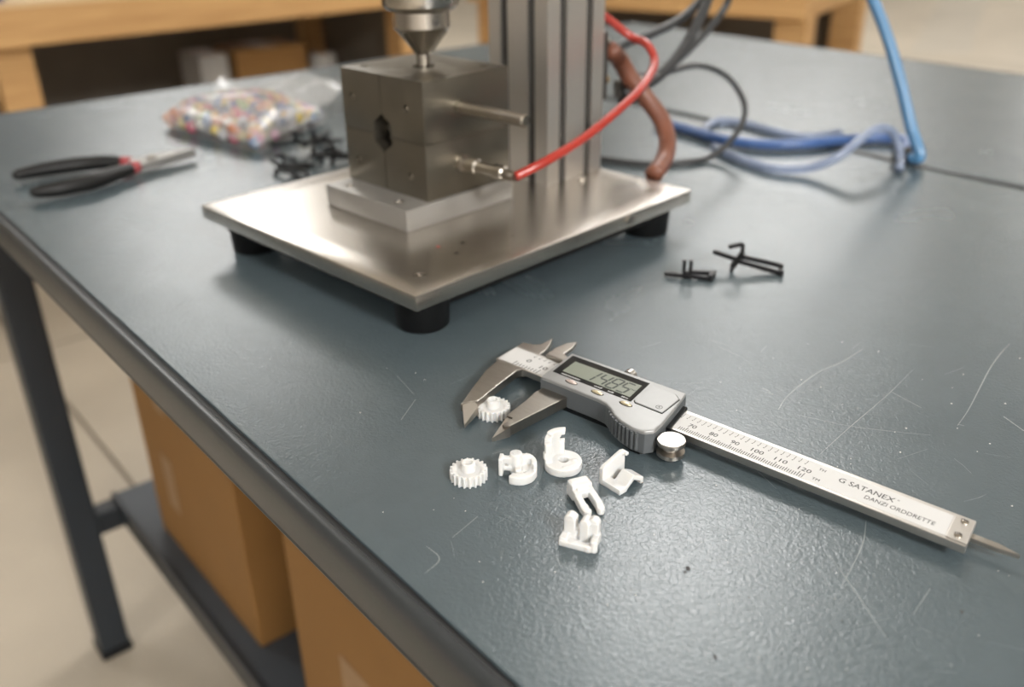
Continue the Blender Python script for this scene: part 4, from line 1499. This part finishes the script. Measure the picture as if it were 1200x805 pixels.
for a, sg in ((j0, -1), (j1, 1)):
    d = (tipp - pv).normalized()
    sd = Vector((-d.y, d.x, 0)) * sg
    mb = MB()
    mb.bar(a, pv + sd * -0.003, 0.0065, 0.006)
    mb.build('tang', M['alu'], pli, bevel=0.0006)
    q = [pv - d * 0.010, pv - d * 0.006 + sd * 0.0085, pv + d * 0.008 + sd * 0.0075, tipp + sd * 0.0016, tipp + sd * 0.0002, pv + d * 0.012 + sd * 0.0003]
    MB().prism([(v.x, v.y) for v in q], 0.003, 0.0105).build('jaw', M['alu'], pli, bevel=0.0006)
MB().cyl((pv.x, pv.y, 0.0020), (pv.x, pv.y, 0.0122), 0.0040, n=20).build('rivet', M['steel'], pli, auto=40)
MB().bar(pv + Vector((0.006, 0.010, -0.001)), pl_loc(214, 177, 0.0075), 0.0016, 0.0016).build('spring', M['slot'], pli)

# ------------------------------------------------------------------ bag of beads
A = on_table(186, 150)
B = on_table(304, 181)
Cc = on_table(384, 143)
ux = (Cc - A)
bz = math.atan2(ux.y, ux.x)
ctr = (A + B + Cc + (A + Cc - B)) / 4
bag = thing('bead_bag', 'clear plastic bag of multicoloured beads behind the press', 'bag', ctr, 0.0)
# pillow: bilinear between four corners, puffed in the middle
cor = [A - ctr, B - ctr, Cc - ctr, (A + Cc - B) * 0.55 + ((A + Cc) / 2) * 0.45 - ctr]


def pillow(u, v, top=True, grow=0.0):
    p = cor[0] * (1 - u) * (1 - v) + cor[1] * u * (1 - v) + cor[2] * u * v + cor[3] * (1 - u) * v
    e = (max(0.0, 16 * u * (1 - u) * v * (1 - v))) ** 0.42
    wob = 0.05 * math.sin(9 * u + 3 * v) + 0.05 * math.sin(11 * v - 4 * u)
    z = 0.029 * e * (1 + wob)
    return Vector((p.x, p.y, (0.004 + z + grow) if top else 0.001))


mb = MB()
NU = 26
vs, fs = [], []
for top in (True, False):
    for i in range(NU + 1):
        for j in range(NU + 1):
            q = pillow(i / NU, j / NU, top, 0.0035)
            vs.append(q)
off = (NU + 1) ** 2
for i in range(NU):
    for j in range(NU):
        a = i * (NU + 1) + j
        fs.append((a, a + NU + 1, a + NU + 2, a + 1))
        fs.append((off + a, off + a + 1, off + a + NU + 2, off + a + NU + 1))
mb.add(vs, fs)
mb.build('film', M['film'], bag, smooth=True)
# beads
PAL = [(0.75, 0.42, 0.08), (0.80, 0.60, 0.12), (0.62, 0.05, 0.13), (0.06, 0.08, 0.30), (0.28, 0.42, 0.08), (0.70, 0.70, 0.72), (0.82, 0.80, 0.72), (0.72, 0.26, 0.12),
       (0.22, 0.26, 0.36), (0.85, 0.45, 0.30), (0.45, 0.48, 0.50), (0.10, 0.10, 0.14), (0.55, 0.10, 0.30), (0.30, 0.42, 0.62)]
bm = bmesh.new()
lay = bm.loops.layers.color.new('bead_color')
rb = random.Random(11)
for i in range(420):
    u, v = rb.uniform(0.04, 0.96), rb.uniform(0.04, 0.96)
    q = pillow(u, v, True, -0.0035)
    q.z = max(0.007, q.z)
    if i % 4 == 0:
        q.z = max(0.006, q.z * rb.uniform(0.3, 0.9))
    n0 = set(bm.faces)
    ret = bmesh.ops.create_icosphere(bm, subdivisions=1, radius=rb.uniform(0.0056, 0.0068), matrix=Matrix.Translation(q))
    c = rb.choice(PAL)
    fset = set()
    for vv in ret['verts']:
        for f in vv.link_faces:
            fset.add(f)
    for f in fset:
        f.smooth = True
        for lp_ in f.loops:
            lp_[lay] = ((0.62 * c[0]) ** (1 / 2.2), (0.62 * c[1]) ** (1 / 2.2), (0.62 * c[2]) ** (1 / 2.2), 1)
me = bpy.data.meshes.new('beads')
bm.to_mesh(me)
bm.free()
me.materials.append(M['bead'])
bo = bpy.data.objects.new('beads', me)
COL.objects.link(bo)
bo.parent = bag
tag(bo, kind='stuff')
# loose crumpled flap of the bag
mb = MB()
vs, fs = [], []
NF = 14
e0, e1 = cor[0] * 0.45 + cor[3] * 0.55, cor[2]
back = Vector((0.02, 0.11, 0))
for i in range(NF + 1):
    for j in range(NF + 1):
        u, v = i / NF, j / NF
        p = e0 * (1 - u) + e1 * u + back * v
        z = 0.020 * math.sin(math.pi * min(1, 1.0 - v * 0.8)) * (0.6 + 0.4 * math.sin(7 * u + 5 * v)) + 0.006 + 0.010 * (1 - v) + 0.006 * math.sin(13 * u - 9 * v)
        vs.append(Vector((p.x, p.y, max(0.0015, z))))
for i in range(NF):
    for j in range(NF):
        a = i * (NF + 1) + j
        fs.append((a, a + NF + 1, a + NF + 2, a + 1))
mb.add(vs, fs)
mb.build('flap', M['film'], bag, smooth=True)
